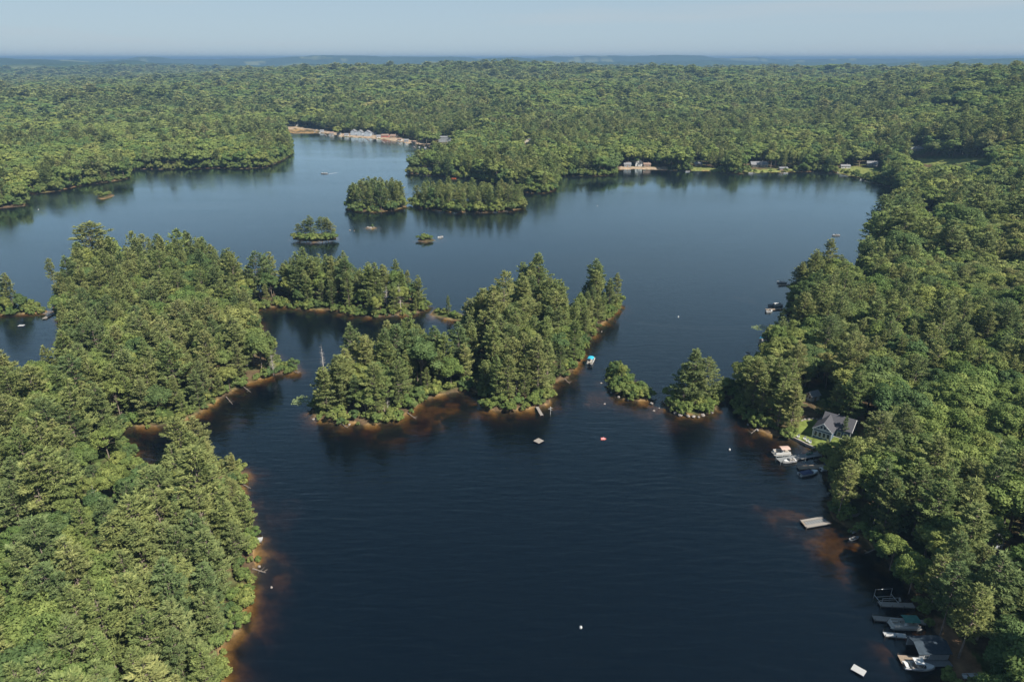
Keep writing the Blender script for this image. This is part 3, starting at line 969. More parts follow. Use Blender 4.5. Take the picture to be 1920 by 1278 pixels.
def scatter(name, lib, x, y, z, rot, scl, idx, label):
    me = bpy.data.meshes.new(name)
    n = len(x)
    me.vertices.add(n)
    me.vertices.foreach_set('co', np.stack([x, y, z], 1).astype(np.float32).ravel())
    a = me.attributes.new('turn', 'FLOAT_VECTOR', 'POINT'); a.data.foreach_set('vector', np.stack([0 * rot, 0 * rot, rot], 1).astype(np.float32).ravel())
    a = me.attributes.new('size', 'FLOAT_VECTOR', 'POINT'); a.data.foreach_set('vector', scl.astype(np.float32).ravel())
    a = me.attributes.new('pick', 'INT', 'POINT'); a.data.foreach_set('value', idx.astype(np.int32))
    o = bpy.data.objects.new(name, me)
    COL.objects.link(o)
    g = bpy.data.node_groups.new(name, 'GeometryNodeTree')
    g.interface.new_socket('Geometry', in_out='INPUT', socket_type='NodeSocketGeometry')
    g.interface.new_socket('Geometry', in_out='OUTPUT', socket_type='NodeSocketGeometry')
    gi = g.nodes.new('NodeGroupInput'); go = g.nodes.new('NodeGroupOutput')
    ip = g.nodes.new('GeometryNodeInstanceOnPoints'); ci = g.nodes.new('GeometryNodeCollectionInfo')
    ci.inputs['Collection'].default_value = lib
    ci.inputs['Separate Children'].default_value = True
    ci.inputs['Reset Children'].default_value = True
    ip.inputs['Pick Instance'].default_value = True

    def attr(nm, ty):
        q = g.nodes.new('GeometryNodeInputNamedAttribute'); q.data_type = ty; q.inputs['Name'].default_value = nm
        return q.outputs['Attribute']
    g.links.new(gi.outputs[0], ip.inputs['Points'])
    g.links.new(ci.outputs[0], ip.inputs['Instance'])
    g.links.new(attr('pick', 'INT'), ip.inputs['Instance Index'])
    e2r = g.nodes.new('FunctionNodeEulerToRotation')
    g.links.new(attr('turn', 'FLOAT_VECTOR'), e2r.inputs[0])
    g.links.new(e2r.outputs[0], ip.inputs['Rotation'])
    g.links.new(attr('size', 'FLOAT_VECTOR'), ip.inputs['Scale'])
    g.links.new(ip.outputs[0], go.inputs[0])
    md = o.modifiers.new('scatter', 'NODES'); md.node_group = g
    tag(o, label, None, None, 'stuff')
    return o


# words for where a tree stands
PLACES = [
    (MID_RING, 'the irregular pine island in mid lake', 'trees on the irregular mid lake island'),
    (ROUND_ISLE, 'the round islet far out on the lake', 'trees on the round islet'),
    (LONG_ISLE, 'the long islet beside the far peninsula', 'trees on the long islet'),
]


def where(x, y, px, py, sd):
    for w, ph, gr in PLACES:
        if inside(w, np.array([x]), np.array([y]))[0]:
            return ph, gr
    if inside(LEFT_RING, np.array([x]), np.array([y]))[0]:
        if py < 630 and px > 455: return 'the narrow wooded neck across the dark inlet', 'trees on the narrow wooded neck'
        if py < 640: return 'the far end of the wooded west shore', 'trees at the far end of the west shore'
        if py < 900: return 'the wooded west point with the hidden cove', 'trees on the west point'
        return 'the dense wood along the near west shore', 'trees of the near west shore'
    if py > 850: return 'the near east bank above the moored boats', 'trees on the near east bank'
    if py > 640: return 'the east bank around the blue house', 'trees around the blue house'
    return 'the east bank beyond the blue house', 'trees on the east bank'


size_px = HT / DEP * FPX
inframe = (px_t > -20) & (px_t < 1940) & (py_t < 1262)
score = np.where(inframe, size_px, 0)
single = np.zeros(len(TX), bool)
for is_p in (True, False):
    ids = np.where(pine == is_p)[0]
    ids = ids[np.argsort(-score[ids])][:292]
    ids = ids[score[ids] > 0]
    single[ids] = True
    for i in ids:
        ph, gr = where(TX[i], TY[i], PX[i], PY[i], SDT[i])
        edge = SDT[i] < 4.5
        prep = 'in ' if 'wood along' in ph else 'on '
        tall = HT[i] > (22.5 if is_p else 16.0)
        small = HT[i] < (16.5 if is_p else 11.5)
        word = 'tall ' if tall else 'short ' if small else ''
        if is_p:
            lab = (word + 'white pine leaning over the waterline of ' + ph) if edge else (word + 'white pine ' + prep + ph)
            if len(lab.split()) > 16: lab = word + 'white pine ' + prep + ph
            k = (0, 2, 4, 6)[i % 4] if SDT[i] < 9 else i % len(P_PAIR); s = HT[i] / 20.0
            place_tree('pine_tree', P_PAIR[k], (TX[i], TY[i], TZ[i] - 0.15), (s * WD[i], s * WD[i], s), ROT[i], lab, 'tree', 'pines: ' + gr + (', ' + word.strip() if word else '') + (', waterline' if edge else ''))
        else:
            lab = (word + 'round leafy tree at the waterline of ' + ph) if edge else (word + 'round leafy tree ' + prep + ph)
            k = i % len(B_PAIR); s = HT[i] / 15.0
            place_tree('broadleaf_tree', B_PAIR[k], (TX[i], TY[i], TZ[i] - 0.15), (s * WD[i], s * WD[i], s), ROT[i], lab, 'tree', 'leafy: ' + gr + (', ' + word.strip() if word else '') + (', waterline' if edge else ''))

for is_p, lib, nm, lab, nn, base in ((True, LIB_P, 'pine_woods', 'mass of pines filling the woods between and behind the nearer trees', len(PINES), 20.0),
                                     (False, LIB_B, 'broadleaf_woods', 'mass of leafy trees rolling over the hills to the haze', len(BROADS), 15.0)):
    m = (pine == is_p) & ~single
    d = TD[m]
    pick = np.where(d < 430, rng.integers(0, nn, m.sum()), np.where(d < 1400, nn + rng.integers(0, 4, m.sum()), nn + 4 + rng.integers(0, 3, m.sum())))
    if is_p: pick = np.where((d < 430) & (SDT[m] < 9), np.array([0, 2, 4, 6])[rng.integers(0, 4, m.sum())], pick)
    s = HT[m] / base
    # with distance one crown of the scatter stands for the ground it covers
    fat = np.clip((0.0043 * d + 4.4) / 8.0, 1, 3)
    scatter(nm, lib, TX[m], TY[m], TZ[m] - 0.15, ROT[m], np.stack([s * WD[m] * fat, s * WD[m] * fat, s], 1), pick, lab)

# shoreline shrubs: the largest in the photo one by one, the rest as undergrowth
spx, spy, sdep = project(sx, sy, sz)
ssc = rng.uniform(0.6, 1.0, len(sx)) ** 1.0 * rng.choice([0.8, 1.1, 1.6], len(sx)) * np.where(sy > 460, 2.0, 1.0)
order = np.argsort(-(ssc / sdep))
one = np.zeros(len(sx), bool); one[order[:240]] = True
for i in order[:240]:
    ph, gr = where(sx[i], sy[i], spx[i], spy[i], ssd[i])
    place_tree('shrub', S_PAIR[i % 4], (sx[i], sy[i], sz[i] - 0.1), (ssc[i], ssc[i], ssc[i]), rng.uniform(0, 6.28), 'low leafy shrub at the waterline of ' + ph, 'shrub', 'shrubs: ' + gr)
m = ~one
scatter('undergrowth', LIB_S, sx[m], sy[m], sz[m] - 0.1, rng.uniform(0, 6.28, m.sum()), np.stack([ssc[m]] * 3, 1), rng.integers(0, 4, m.sum()), 'low green bushes fringing the shores and islands')

# ================================================================== OBJECTS
M_WHITE = plain('white_paint', (0.46, 0.46, 0.45), 0.45, 0.06)
M_GEL = plain('white_gelcoat', (0.42, 0.42, 0.415), 0.25, 0.05, spec=0.5)
M_TRIM = plain('white_trim', (0.66, 0.66, 0.65), 0.5, 0.05)
M_RAFT = plain('pale_raft_boards', (0.31, 0.31, 0.305), 0.8, 0.1, 4)
M_PALEBLUE = plain('pale_blue_siding', (0.30, 0.345, 0.40), 0.7, 0.08)
M_GREYDECK = plain('grey_decking', (0.14, 0.145, 0.145), 0.8, 0.18, 6)
M_TANDECK = plain('weathered_boards', (0.19, 0.145, 0.105), 0.85, 0.25, 5)
M_PALEDECK = plain('bleached_boards', (0.19, 0.17, 0.15), 0.85, 0.18, 5)
M_DARKWOOD = plain('dark_timber', (0.085, 0.07, 0.06), 0.85, 0.25, 5)
M_ALU = plain('aluminium', (0.42, 0.43, 0.44), 0.45, 0.08, metal=0.8)
M_TEAL = plain('teal_canvas', (0.02, 0.30, 0.44), 0.75, 0.1)
M_TANCAN = plain('tan_canvas', (0.36, 0.25, 0.21), 0.8, 0.12)
M_NAVY = plain('navy_canvas', (0.025, 0.035, 0.085), 0.7, 0.15)
M_GREENCAN = plain('green_canvas', (0.03, 0.12, 0.10), 0.75, 0.15)
M_BLACK = plain('black_plastic', (0.02, 0.02, 0.022), 0.4, 0.1)
M_SEAT = plain('beige_vinyl', (0.34, 0.31, 0.27), 0.6, 0.08)
M_GLASS = plain('dark_glass', (0.035, 0.045, 0.055), 0.08, 0.2, spec=0.7)
M_BLUEWALL = plain('slate_blue_siding', (0.075, 0.115, 0.165), 0.65, 0.08, 3)
M_ROOF = plain('charcoal_shingle', (0.048, 0.048, 0.056), 0.85, 0.2, 4)
M_GREYROOF = plain('grey_shingle', (0.15, 0.152, 0.16), 0.85, 0.2, 4)
M_BROWNROOF = plain('brown_shingle', (0.19, 0.13, 0.10), 0.85, 0.2, 4)
M_GREYWALL = plain('grey_siding', (0.22, 0.235, 0.25), 0.7, 0.08)
M_REDWALL = plain('barn_red_siding', (0.33, 0.07, 0.05), 0.7, 0.1)
M_CREAM = plain('cream_siding', (0.62, 0.55, 0.42), 0.7, 0.08)
M_BROWNWALL = plain('brown_siding', (0.25, 0.17, 0.12), 0.75, 0.12)
M_STONE = plain('granite', (0.21, 0.185, 0.165), 0.9, 0.3, 1.5)
M_POLE = plain('weathered_pole', (0.38, 0.33, 0.28), 0.9, 0.2, 4)
M_CABLE = plain('cable', (0.10, 0.10, 0.11), 0.5, 0.05)
M_YELLOW = plain('yellow_plastic', (0.62, 0.46, 0.06), 0.5, 0.08)
M_ORANGE = plain('orange_plastic', (0.62, 0.17, 0.05), 0.5, 0.08)
M_PINK = plain('pink_vinyl', (0.66, 0.22, 0.20), 0.5, 0.08)
M_FOAM = plain('white_foam', (0.72, 0.75, 0.77), 0.8, 0.1, 0.6)
M_LILY = plain('lily_leaf', (0.16, 0.20, 0.075), 0.5, 0.3, 0.8)


def span(a, b, z=0.0):
    """mid point, length and heading of a thing whose ends show at photo pixels a and b"""
    x0, y0 = G(*a, z); x1, y1 = G(*b, z)
    return (x0 + x1) / 2, (y0 + y1) / 2, math.hypot(x1 - x0, y1 - y0), math.atan2(y1 - y0, x1 - x0)


def hull_mesh(L, W, H, sharp=0.45):
    b = MB()
    n = 10; rows = []
    for k in range(n + 1):
        s = k / n
        w = W / 2 * (1 - max(0, (s - (1 - sharp)) / sharp) ** 2.2 * 0.97) * (0.92 + 0.08 * min(1, s * 4))
        x = -L / 2 + L * s
        sheer = H * (0.82 + 0.25 * s * s)
        rows.append([(x, -w, sheer), (x, -w * 0.82, H * 0.15), (x, 0, -0.22 * (1 - s * s * 0.8)), (x, w * 0.82, H * 0.15), (x, w, sheer),
                     (x, w * 0.86, sheer), (x, w * 0.80, H * 0.42), (x, -w * 0.80, H * 0.42), (x, -w * 0.86, sheer)])
    m = len(rows[0])
    for r in rows: b.v += r
    for k in range(n):
        for j in range(m):
            b.f.append((k * m + j, k * m + (j + 1) % m, (k + 1) * m + (j + 1) % m, (k + 1) * m + j))
    b.f.append(tuple(range(m - 1, -1, -1))); b.f.append(tuple(n * m + j for j in range(m)))
    return b


def outboard(parent, x, z=0.45):
    m = MB(); m.box((x, 0, z + 0.28), (0.42, 0.34, 0.42)); m.box((x - 0.02, 0, z - 0.25), (0.16, 0.12, 0.8)); m.box((x + 0.06, 0, z - 0.55), (0.36, 0.06, 0.12))
    return m.build('outboard_motor', M_BLACK, parent)


def motorboat(stern, bow, label, cover=None, group='boats moored along the east bank', top=None, L=None, name='motorboat', z=0.0):
    x, y, l, a = span(stern, bow, z)
    L = L or l
    W = L * 0.36
    e = empty(name, (x, y, z + 0.0), a, label, 'boat', group)
    hull_mesh(L, W, 0.85).build('hull', M_GEL, e, smooth=False)
    st = MB(); st.tube((-L * .49, -W * .47, 0.62), (L * .05, -W * .505, 0.66), 0.05); st.build('rub_rail', M_NAVY, e)
    st = MB(); st.tube((-L * .49, W * .47, 0.62), (L * .05, W * .505, 0.66), 0.05); st.build('rub_rail', M_NAVY, e)
    d = MB(); d.prism([(L * .16, -W * .40), (L * .36, -W * .24), (L * .46, -W * .05), (L * .46, W * .05), (L * .36, W * .24), (L * .16, W * .40)], 0.60, 0.92); d.build('foredeck', M_WHITE, e)
    w = MB(); w.add([(L * .13, -W * .40, .85), (L * .2, -W * .2, .87), (L * .2, W * .2, .87), (L * .13, W * .40, .85),
                     (L * .07, -W * .37, 1.35), (L * .13, -W * .19, 1.4), (L * .13, W * .19, 1.4), (L * .07, W * .37, 1.35)],
                    [(0, 1, 5, 4), (1, 2, 6, 5), (2, 3, 7, 6), (4, 5, 1, 0), (5, 6, 2, 1), (6, 7, 3, 2)]); w.build('windshield', M_GLASS, e)
    if cover is not None:
        c = MB(); c.add([(-L * .44, -W * .44, .86), (L * .12, -W * .46, .9), (L * .12, W * .46, .9), (-L * .44, W * .44, .86), (-L * .40, 0, 1.02), (L * .1, 0, 1.22)],
                        [(0, 1, 5, 4), (4, 5, 2, 3), (1, 2, 5), (3, 0, 4)]); c.build('boat_cover', cover, e)
    else:
        for sx_ in (-.02, -.26):
            for sy_ in (-1, 1):
                q = MB(); q.box((L * sx_, sy_ * W * .22, .62), (L * .1, W * .28, .2)); q.box((L * (sx_ - .05), sy_ * W * .22, .9), (.14, W * .28, .5)); q.build('seat', M_SEAT, e)
        eng = MB(); eng.box((-L * .42, 0, .62), (L * .12, W * .6, .4)); eng.build('engine_hatch', M_WHITE, e)
    if top is not None:
        t = MB(); t.box((-L * .06, 0, 1.98), (L * .32, W * .82, .07)); cn = t.build('canopy', top, e)
        for sx_ in (-.2, .08):
            for sy_ in (-1, 1):
                p = MB(); p.tube((L * (sx_ * .5 - .03), sy_ * W * .44, .8), (L * sx_, sy_ * W * .40, 1.95), .025); p.build('canopy_pole', M_ALU, cn)
    outboard(e, -L * .52)
    return e


def pontoon(stern, bow, label, canopy=None, group='boats moored along the east bank', L=None, z=0.0):
    x, y, l, a = span(stern, bow, z)
    L = L or max(l, 5.8); W = 2.5
    e = empty('pontoon_boat', (x, y, z), a, label, 'boat', group)
    for s in (-1, 1):
        p = MB(); p.tube((-L * .48, s * .85, .12), (L * .38, s * .85, .12), .32, .32, 10); p.tube((L * .38, s * .85, .12), (L * .5, s * .85, .28), .32, .05, 10); p.build('pontoon', M_ALU, e)
    d = MB(); d.box((0, 0, .5), (L * .97, W, .10)); d.build('deck', M_SEAT, e)
    for s in (-1, 1):
        f = MB(); f.box((-L * .02, s * (W / 2 - .06), .98), (L * .82, .05, .62)); fp = f.build('fence_panel', M_WHITE, e)
        r = MB(); r.tube((-L * .43, s * (W / 2 - .06), 1.34), (L * .40, s * (W / 2 - .06), 1.34), .028); r.build('rail', M_ALU, fp)
    f = MB(); f.box((L * .40, -.62, .93), (.05, 1.05, .62)); f.build('fence_panel', M_WHITE, e)
    f = MB(); f.box((L * .40, .62, .93), (.05, 1.05, .62)); f.build('fence_panel', M_WHITE, e)
    for (sx_, sy_, lx, ly) in ((.28, -.75, L * .2, .6), (.28, .75, L * .2, .6), (-.34, -.75, L * .16, .6), (-.34, .6, L * .16, .8)):
        q = MB(); q.box((L * sx_, sy_, .78), (lx, ly, .42)); q.box((L * sx_, sy_ + math.copysign(ly * .42, sy_), 1.08), (lx, .14, .4)); q.build('bench_seat', M_SEAT, e)
    c = MB(); c.box((-L * .02, .6, .95), (.6, .7, .8)); c.box((-L * .02 + .1, .6, 1.42), (.06, .6, .22), ry=.4); c.build('console', M_WHITE, e)
    if canopy is not None:
        t = MB()
        n = 7
        for k in range(n):
            v0 = -1 + 2 * k / n; v1 = -1 + 2 * (k + 1) / n
            t.add([(-L * .40, v0 * 1.2, 2.62 - .28 * v0 * v0), (L * .10, v0 * 1.2, 2.62 - .28 * v0 * v0), (L * .10, v1 * 1.2, 2.62 - .28 * v1 * v1), (-L * .40, v1 * 1.2, 2.62 - .28 * v1 * v1),
                   (-L * .40, v0 * 1.2, 2.57 - .28 * v0 * v0), (L * .10, v0 * 1.2, 2.57 - .28 * v0 * v0), (L * .10, v1 * 1.2, 2.57 - .28 * v1 * v1), (-L * .40, v1 * 1.2, 2.57 - .28 * v1 * v1)],
                  [(0, 1, 2, 3), (7, 6, 5, 4), (0, 4, 5, 1), (2, 6, 7, 3)])
        cn = t.build('canopy', canopy, e)
        for sx_ in (-.38, .08):
            for s in (-1, 1):
                p = MB(); p.tube((-L * .15, s * 1.2, 1.3), (L * sx_, s * 1.2, 2.33), .03); p.build('canopy_pole', M_ALU, cn)
    outboard(e, -L * .5, .5)
    return e


def rowboat(stern, bow, label, mat=None, L=None, z=0.1, name='rowboat', group=None, W=None):
    x, y, l, a = span(stern, bow, z)
    L = L or l; W = W or L * .32
    e = empty(name, (x, y, z), a, label, 'boat', group)
    hull_mesh(L, W, .5, .5).build('hull', mat or M_GEL, e)
    for s in (-.25, .12):
        q = MB(); q.box((L * s, 0, .38), (.3, W * .84, .06)); q.build('thwart', M_TANDECK, e)
    return e


def dock(a, b, width, label, mat=M_TANDECK, z=0.55, group='docks along the east bank', posts=True, name='dock', bench=False):
    x, y, L, h = span(a, b, z)
    e = empty(name, (x, y, 0), h, label, 'dock', group)
    n = max(1, round(L / 3.0))
    for k in range(n):
        l = L / n
        d = MB(); d.box((-L / 2 + (k + .5) * l, 0, z - .06), (l - .03, width, .10))
        for s in (-1, 1): d.box((-L / 2 + (k + .5) * l, s * (width / 2 - .05), z - .2), (l - .03, .08, .18))
        d.build('deck_section', mat, e)
    if posts:
        for k in range(n + 1):
            for s in (-1, 1):
                p = MB(); p.tube((-L / 2 + min(max(k * L / n, .12), L - .12), s * (width / 2 + .07), -2.2), (-L / 2 + min(max(k * L / n, .12), L - .12), s * (width / 2 + .07), z + .45), .07, .07, 6); p.build('post', M_ALU if mat in (M_GREYDECK,) else M_DARKWOOD, e)
    return e


def raft(px, py, lx, ly, rz, label, mat=M_PALEDECK, name='swim_raft', group='swim rafts out on the lake'):
    x, y = G(px, py, .4)
    e = empty(name, (x, y, 0), rz, label, 'raft', group)
    n = max(6, int(ly / .3))
    for k in range(n):
        d = MB(); d.box((0, -ly / 2 + (k + .5) * ly / n, .42), (lx, ly / n - .025, .06)); d.build('plank', mat, e)
    for s in (-1, 1):
        f = MB(); f.box((0, s * ly * .42, .34), (lx * .99, .1, .1)); f.build('frame_rail', M_TANDECK, e)
    for sx_ in (-1, 1):
        for sy_ in (-1, 1):
            f = MB(); f.tube((sx_ * lx * .34 - .4, sy_ * ly * .3, .10), (sx_ * lx * .34 + .4, sy_ * ly * .3, .10), .2, .2, 8); f.build('float', M_NAVY, e)
    return e


def window(parent, c, w, h, axis, mat=M_GLASS, frame=M_TRIM):
    """axis: outward normal 'x+','x-','y+','y-'"""
    f = MB(); p = MB()
    s = 1 if axis[1] == '+' else -1
    if axis[0] == 'y':
        f.box((c[0], c[1] + s * .03, c[2]), (w + .3, .06, h + .3)); p.box((c[0], c[1] + s * .07, c[2]), (w, .03, h))
    else:
        f.box((c[0] + s * .03, c[1], c[2]), (.06, w + .3, h + .3)); p.box((c[0] + s * .07, c[1], c[2]), (.03, w, h))
    fo = f.build('window', frame, parent); p.build('pane', mat, fo)
    return fo


def gable_body(L, W, h, rh, x0=0.0, y0=0.0, along='x'):
    """pentagonal prism with its ridge along x (or y)"""
    prof = [(-W / 2, 0), (W / 2, 0), (W / 2, h), (0, h + rh), (-W / 2, h)]
    b = MB()
    vs = []
    for e_ in (-L / 2, L / 2):
        for u, z in prof:
            vs.append((x0 + e_, y0 + u, z) if along == 'x' else (x0 - u, y0 + e_, z))
    b.add(vs, [(0, 1, 6, 5), (1, 2, 7, 6), (2, 3, 8, 7), (3, 4, 9, 8), (4, 0, 5, 9), (4, 3, 2, 1, 0), (5, 6, 7, 8, 9)])
    return b


def roof_slabs(L, W, h, rh, over=.45, x0=0.0, y0=0.0, along='x', th=.16, start=None):
    b = MB()
    t = rh / (W / 2)
    lo = W / 2 + over
    for s in (-1, 1):
        a0, a1 = -L / 2 - over, L / 2 + over
        if start is not None: a1 = start
        prof = [(0, h + rh + .02), (s * lo, h + rh - t * lo + .02)]
        vs = []
        for e_ in (a0, a1):
            for u, z in prof:
                for dz in (0, th):
                    vs.append((x0 + e_, y0 + u, z + dz) if along == 'x' else (x0 - u, y0 + e_, z + dz))
        b.add(vs, [(0, 1, 3, 2), (4, 6, 7, 5), (1, 5, 7, 3), (0, 2, 6, 4), (2, 3, 7, 6), (0, 4, 5, 1)])
    return b


def cottage(px, py, label, L=9.0, W=7.0, h=2.8, rh=2.2, rz=0.0, wall=M_WHITE, roof=M_GREYROOF, group=None, chimney=True, nwin=3, z=None, name='lake_house', porch=False, storeys=1):
    x, y, gz = on_ground(px, py)
    if z is not None: gz = z
    h = h * storeys if storeys > 1 else h
    e = empty(name, (x, y, gz - .1), rz, label, 'house', group)
    gable_body(L, W, h, rh).build('wall', wall, e)
    rf = roof_slabs(L, W, h, rh).build('roof', roof, e)
    if chimney:
        c = MB(); c.box((L * .22, W * .1, h + rh + .25), (.6, .6, 1.5)); c.build('chimney', M_STONE, rf)
    for st in range(storeys):
        zc = 1.55 + 2.7 * st
        for k in range(nwin):
            xx = -L / 2 + (k + .5) * L / nwin
            if st == 0 and k == nwin // 2:
                d = MB(); d.box((xx, -W / 2 - .04, 1.05), (1.0, .08, 2.1)); dd = d.build('door', M_BROWNWALL, e)
                q = MB(); q.box((xx + .36, -W / 2 - .11, 1.0), (.08, .06, .08)); q.build('handle', M_ALU, dd)
            else:
                window(e, (xx, -W / 2, zc), 1.1, 1.15, 'y-')
        for s in ('x+', 'x-'):
            for yy in (-W * .22, W * .22):
                window(e, ((L / 2) * (1 if s == 'x+' else -1), yy, zc), .9, 1.1, s)
    window(e, (L / 2, 0, h + rh * .35), .7, .8, 'x+'); window(e, (-L / 2, 0, h + rh * .35), .7, .8, 'x-')
    if porch:
        d = MB(); d.box((0, -W / 2 - 1.25, .35), (L * .9, 2.3, .18)); d.build('porch_deck', M_PALEDECK, e)
        r = MB(); r.box((0, -W / 2 - 1.25, 2.55), (L * .92, 2.5, .12)); r.build('porch_roof', roof, e)
        for k in range(4):
            p = MB(); p.box((-L * .43 + k * L * .86 / 3, -W / 2 - 2.3, 1.45), (.14, .14, 2.1)); p.build('porch_post', M_WHITE, e)
    return e


# ------------------------------------------------------------------ the blue house on the east bank, its lawn, wall and docks
def blue_house():
    A = np.array(G(1524, 811, 2.4)); B = np.array(G(1557, 821, 2.4))
    rz = math.atan2(B[1] - A[1], B[0] - A[0])
    gz = min(hz(*A), hz(*B))
    e = empty('lake_house', (A[0], A[1], gz - .1), rz, 'slate blue gabled house with white trim and charcoal roof above the lawn', 'house')
    W = 5.8; H = 3.9; RH = 2.45
    # front wing, gable towards the lake; main block behind it
    gable_body(7.5, W, H, RH, W / 2, 3.75, 'y').build('wall', M_BLUEWALL, e)
    gable_body(9.2, 7.6, H, 2.75, 6.0, 8.4, 'x').build('wall', M_BLUEWALL, e)
    rf = roof_slabs(7.5, W, H, RH, .45, W / 2, 3.75, 'y', start=4.6).build('roof', M_ROOF, e)
    rf2 = roof_slabs(9.2, 7.6, H, 2.75, .5, 6.0, 8.4, 'x').build('roof', M_ROOF, e)
    v = MB(); v.tube((5.2, 9.2, 6.2), (5.2, 9.2, 6.8), .09); v.build('vent_pipe', M_TRIM, rf2)
    # white trim: corner boards, gable band, rakes
    for (x, y, l) in ((0.0, -.03, H), (W, -.03, H), (10.63, 4.6, H), (10.63, 12.2, H)):
        t = MB(); t.box((x, y, l / 2 + .01), (.24, .2, l)); t.build('corner_board', M_TRIM, e)
    t = MB(); t.box((W / 2, -.05, H - .12), (W + .5, .1, .3)); t.build('gable_band', M_TRIM, e)
    t = MB(); t.box((10.65, 8.4, H - .12), (.1, 7.9, .3)); t.build('gable_band', M_TRIM, e)
    for s in (-1, 1):
        ang = math.atan2(RH, W / 2); ll = math.hypot(RH, W / 2) + .5
        t = MB(); t.box((W / 2 + s * (W / 4 + .14), -.48, H + RH / 2 - .14), (ll, .08, .26), 0, 0, s * ang); t.build('rake_board', M_TRIM, e)
        ang = math.atan2(2.75, 3.8); ll = math.hypot(2.75, 3.8) + .6
        t = MB(); t.box((11.12, 8.4 + s * (1.9 + .15), H + 1.375 - .14), (.08, ll, .26), 0, -s * ang); t.build('rake_board', M_TRIM, e)
    for k in range(4): window(e, (.9 + k * 1.34, 0, 1.95), .85, 1.7, 'y-')
    for k in range(2): window(e, (W / 2 - .55 + k * 1.1, 0, 4.75), .75, 1.0, 'y-')
    for yy in (6.4, 8.4, 10.4): window(e, (10.6, yy, 1.7), .9, 1.5, 'x+')
    window(e, (10.6, 8.4, 4.9), .9, 1.0, 'x+')
    for xx in (7.2, 9.2): window(e, (xx, 4.6, 1.8), 1.0, 1.4, 'y-')
    d = MB(); d.box((8.0, 3.4, .35), (4.4, 2.3, .2)); d.build('porch_deck', M_PALEDECK, e)
    for k in range(3):
        p = MB(); p.box((6.2 + k * 1.8, 2.4, 1.0), (.1, .1, 1.2)); p.build('porch_post', M_TRIM, e)
    p = MB(); p.box((8.0, 2.4, 1.55), (4.4, .08, .08)); p.build('porch_rail', M_TRIM, e)
    f = MB(); f.box((4.8, 5.5, -.3), (10.5, 11.5, .9)); f.build('foundation', M_STONE, e)


blue_house()


def boulder(x, y, z, r, seed, name='boulder', label='', group=None):
    rg = np.random.default_rng(seed)
    n1, n2 = 8, 5
    b = MB(); vs = []
    sc_ = rg.uniform(.7, 1.3, 3)
    for j in range(1, n2):
        th = math.pi * j / n2
        for k in range(n1):
            ph = 2 * math.pi * (k + .5 * (j % 2)) / n1
            rr = r * rg.uniform(.78, 1.15)
            vs.append((rr * math.sin(th) * math.cos(ph) * sc_[0], rr * math.sin(th) * math.sin(ph) * sc_[1], rr * math.cos(th) * .62))
    vs += [(0, 0, r * .58), (0, 0, -r * .6)]
    fs = []
    for j in range(n2 - 2):
        for k in range(n1):
            fs.append((j * n1 + k, (j + 1) * n1 + k, (j + 1) * n1 + (k + 1) % n1, j * n1 + (k + 1) % n1))
    t, bt = len(vs) - 2, len(vs) - 1
    for k in range(n1):
        fs.append((t, k, (k + 1) % n1)); fs.append((bt, (n2 - 2) * n1 + (k + 1) % n1, (n2 - 2) * n1 + k))
    b.add(vs, fs)
    o = b.build(name, M_STONE)
    o.location = (x, y, z); o.rotation_euler = (0, 0, rg.uniform(0, 6))
    return tag(o, label, 'rock', group)


# stone retaining wall at the lawn's edge: each stone a part
pa, pb = np.array(G(1485, 820, .4)), np.array(G(1527, 840, .4))
wl = empty('retaining_wall', (pa[0], pa[1], 0), math.atan2(*(pb - pa)[::-1]), 'low granite retaining wall between the lawn and the shallow brown water', 'wall')
LW = float(np.linalg.norm(pb - pa)); nst = int(LW / .75)
for row in range(2):
    for k in range(nst):
        s = MB(); s.box(((k + .5 + .5 * row - .25) * LW / nst, random.uniform(-.08, .08), .22 + row * .42), (LW / nst - .05, .6 + random.uniform(-.1, .1), .40), random.uniform(-.06, .06)); s.build('stone', M_STONE, wl)


def lawn_chair(px, py, face, label):
    x, y, z = on_ground(px, py)
    e = empty('lawn_chair', (x, y, z + .05), face, label, 'chair', 'white chairs on the lawn')
    m = MB(); m.box((.05, 0, .36), (.62, .6, .05), 0, 0, .12); m.build('seat', M_WHITE, e)
    m = MB(); m.box((-.34, 0, .75), (.05, .62, .85), 0, 0, -.32); m.build('backrest', M_WHITE, e)
    for s in (-1, 1):
        m = MB(); m.box((.02, s * .36, .58), (.75, .12, .04)); m.build('armrest', M_WHITE, e)
        m = MB(); m.box((.3, s * .34, .28), (.07, .06, .58)); m.build('leg', M_WHITE, e)
        m = MB(); m.box((-.3, s * .34, .22), (.5, .06, .1), 0, 0, .5); m.build('leg', M_WHITE, e)


lawn_chair(1496, 820, R(215), 'white lawn chair standing alone at the wall end of the lawn')
lawn_chair(1508, 824, R(215), 'white lawn chair in the middle of three behind the retaining wall')
lawn_chair(1513, 828, R(215), 'white lawn chair third along the retaining wall from the trees')
lawn_chair(1518, 831, R(215), 'white lawn chair by the dock end of the retaining wall')

dock((1459, 862), (1537, 850), 2.3, 'wide grey dock running out from the blue house lawn', M_GREYDECK)
pontoon((1481, 850), (1448, 852), 'pontoon boat with tan canopy moored at the outer end of the grey dock', M_TANCAN)
motorboat((1492, 864), (1468, 868), 'small open white boat tied along the near side of the grey dock', L=4.6)
rowboat((1512, 852), (1524, 850), 'teal kayak lying on the shore end of the grey dock', M_GREENCAN, z=.62, name='kayak', W=.7)
dock((1496, 876), (1548, 873), 2.0, 'weathered wooden dock between the covered boat and the grey dock', M_TANDECK)
motorboat((1499, 892), (1533, 885), 'white bowrider under a navy cover beside the weathered dock', M_NAVY)
motorboat((1540, 882), (1562, 878), 'white boat with navy bimini half hidden under the bank trees', top=M_NAVY, L=5.2)
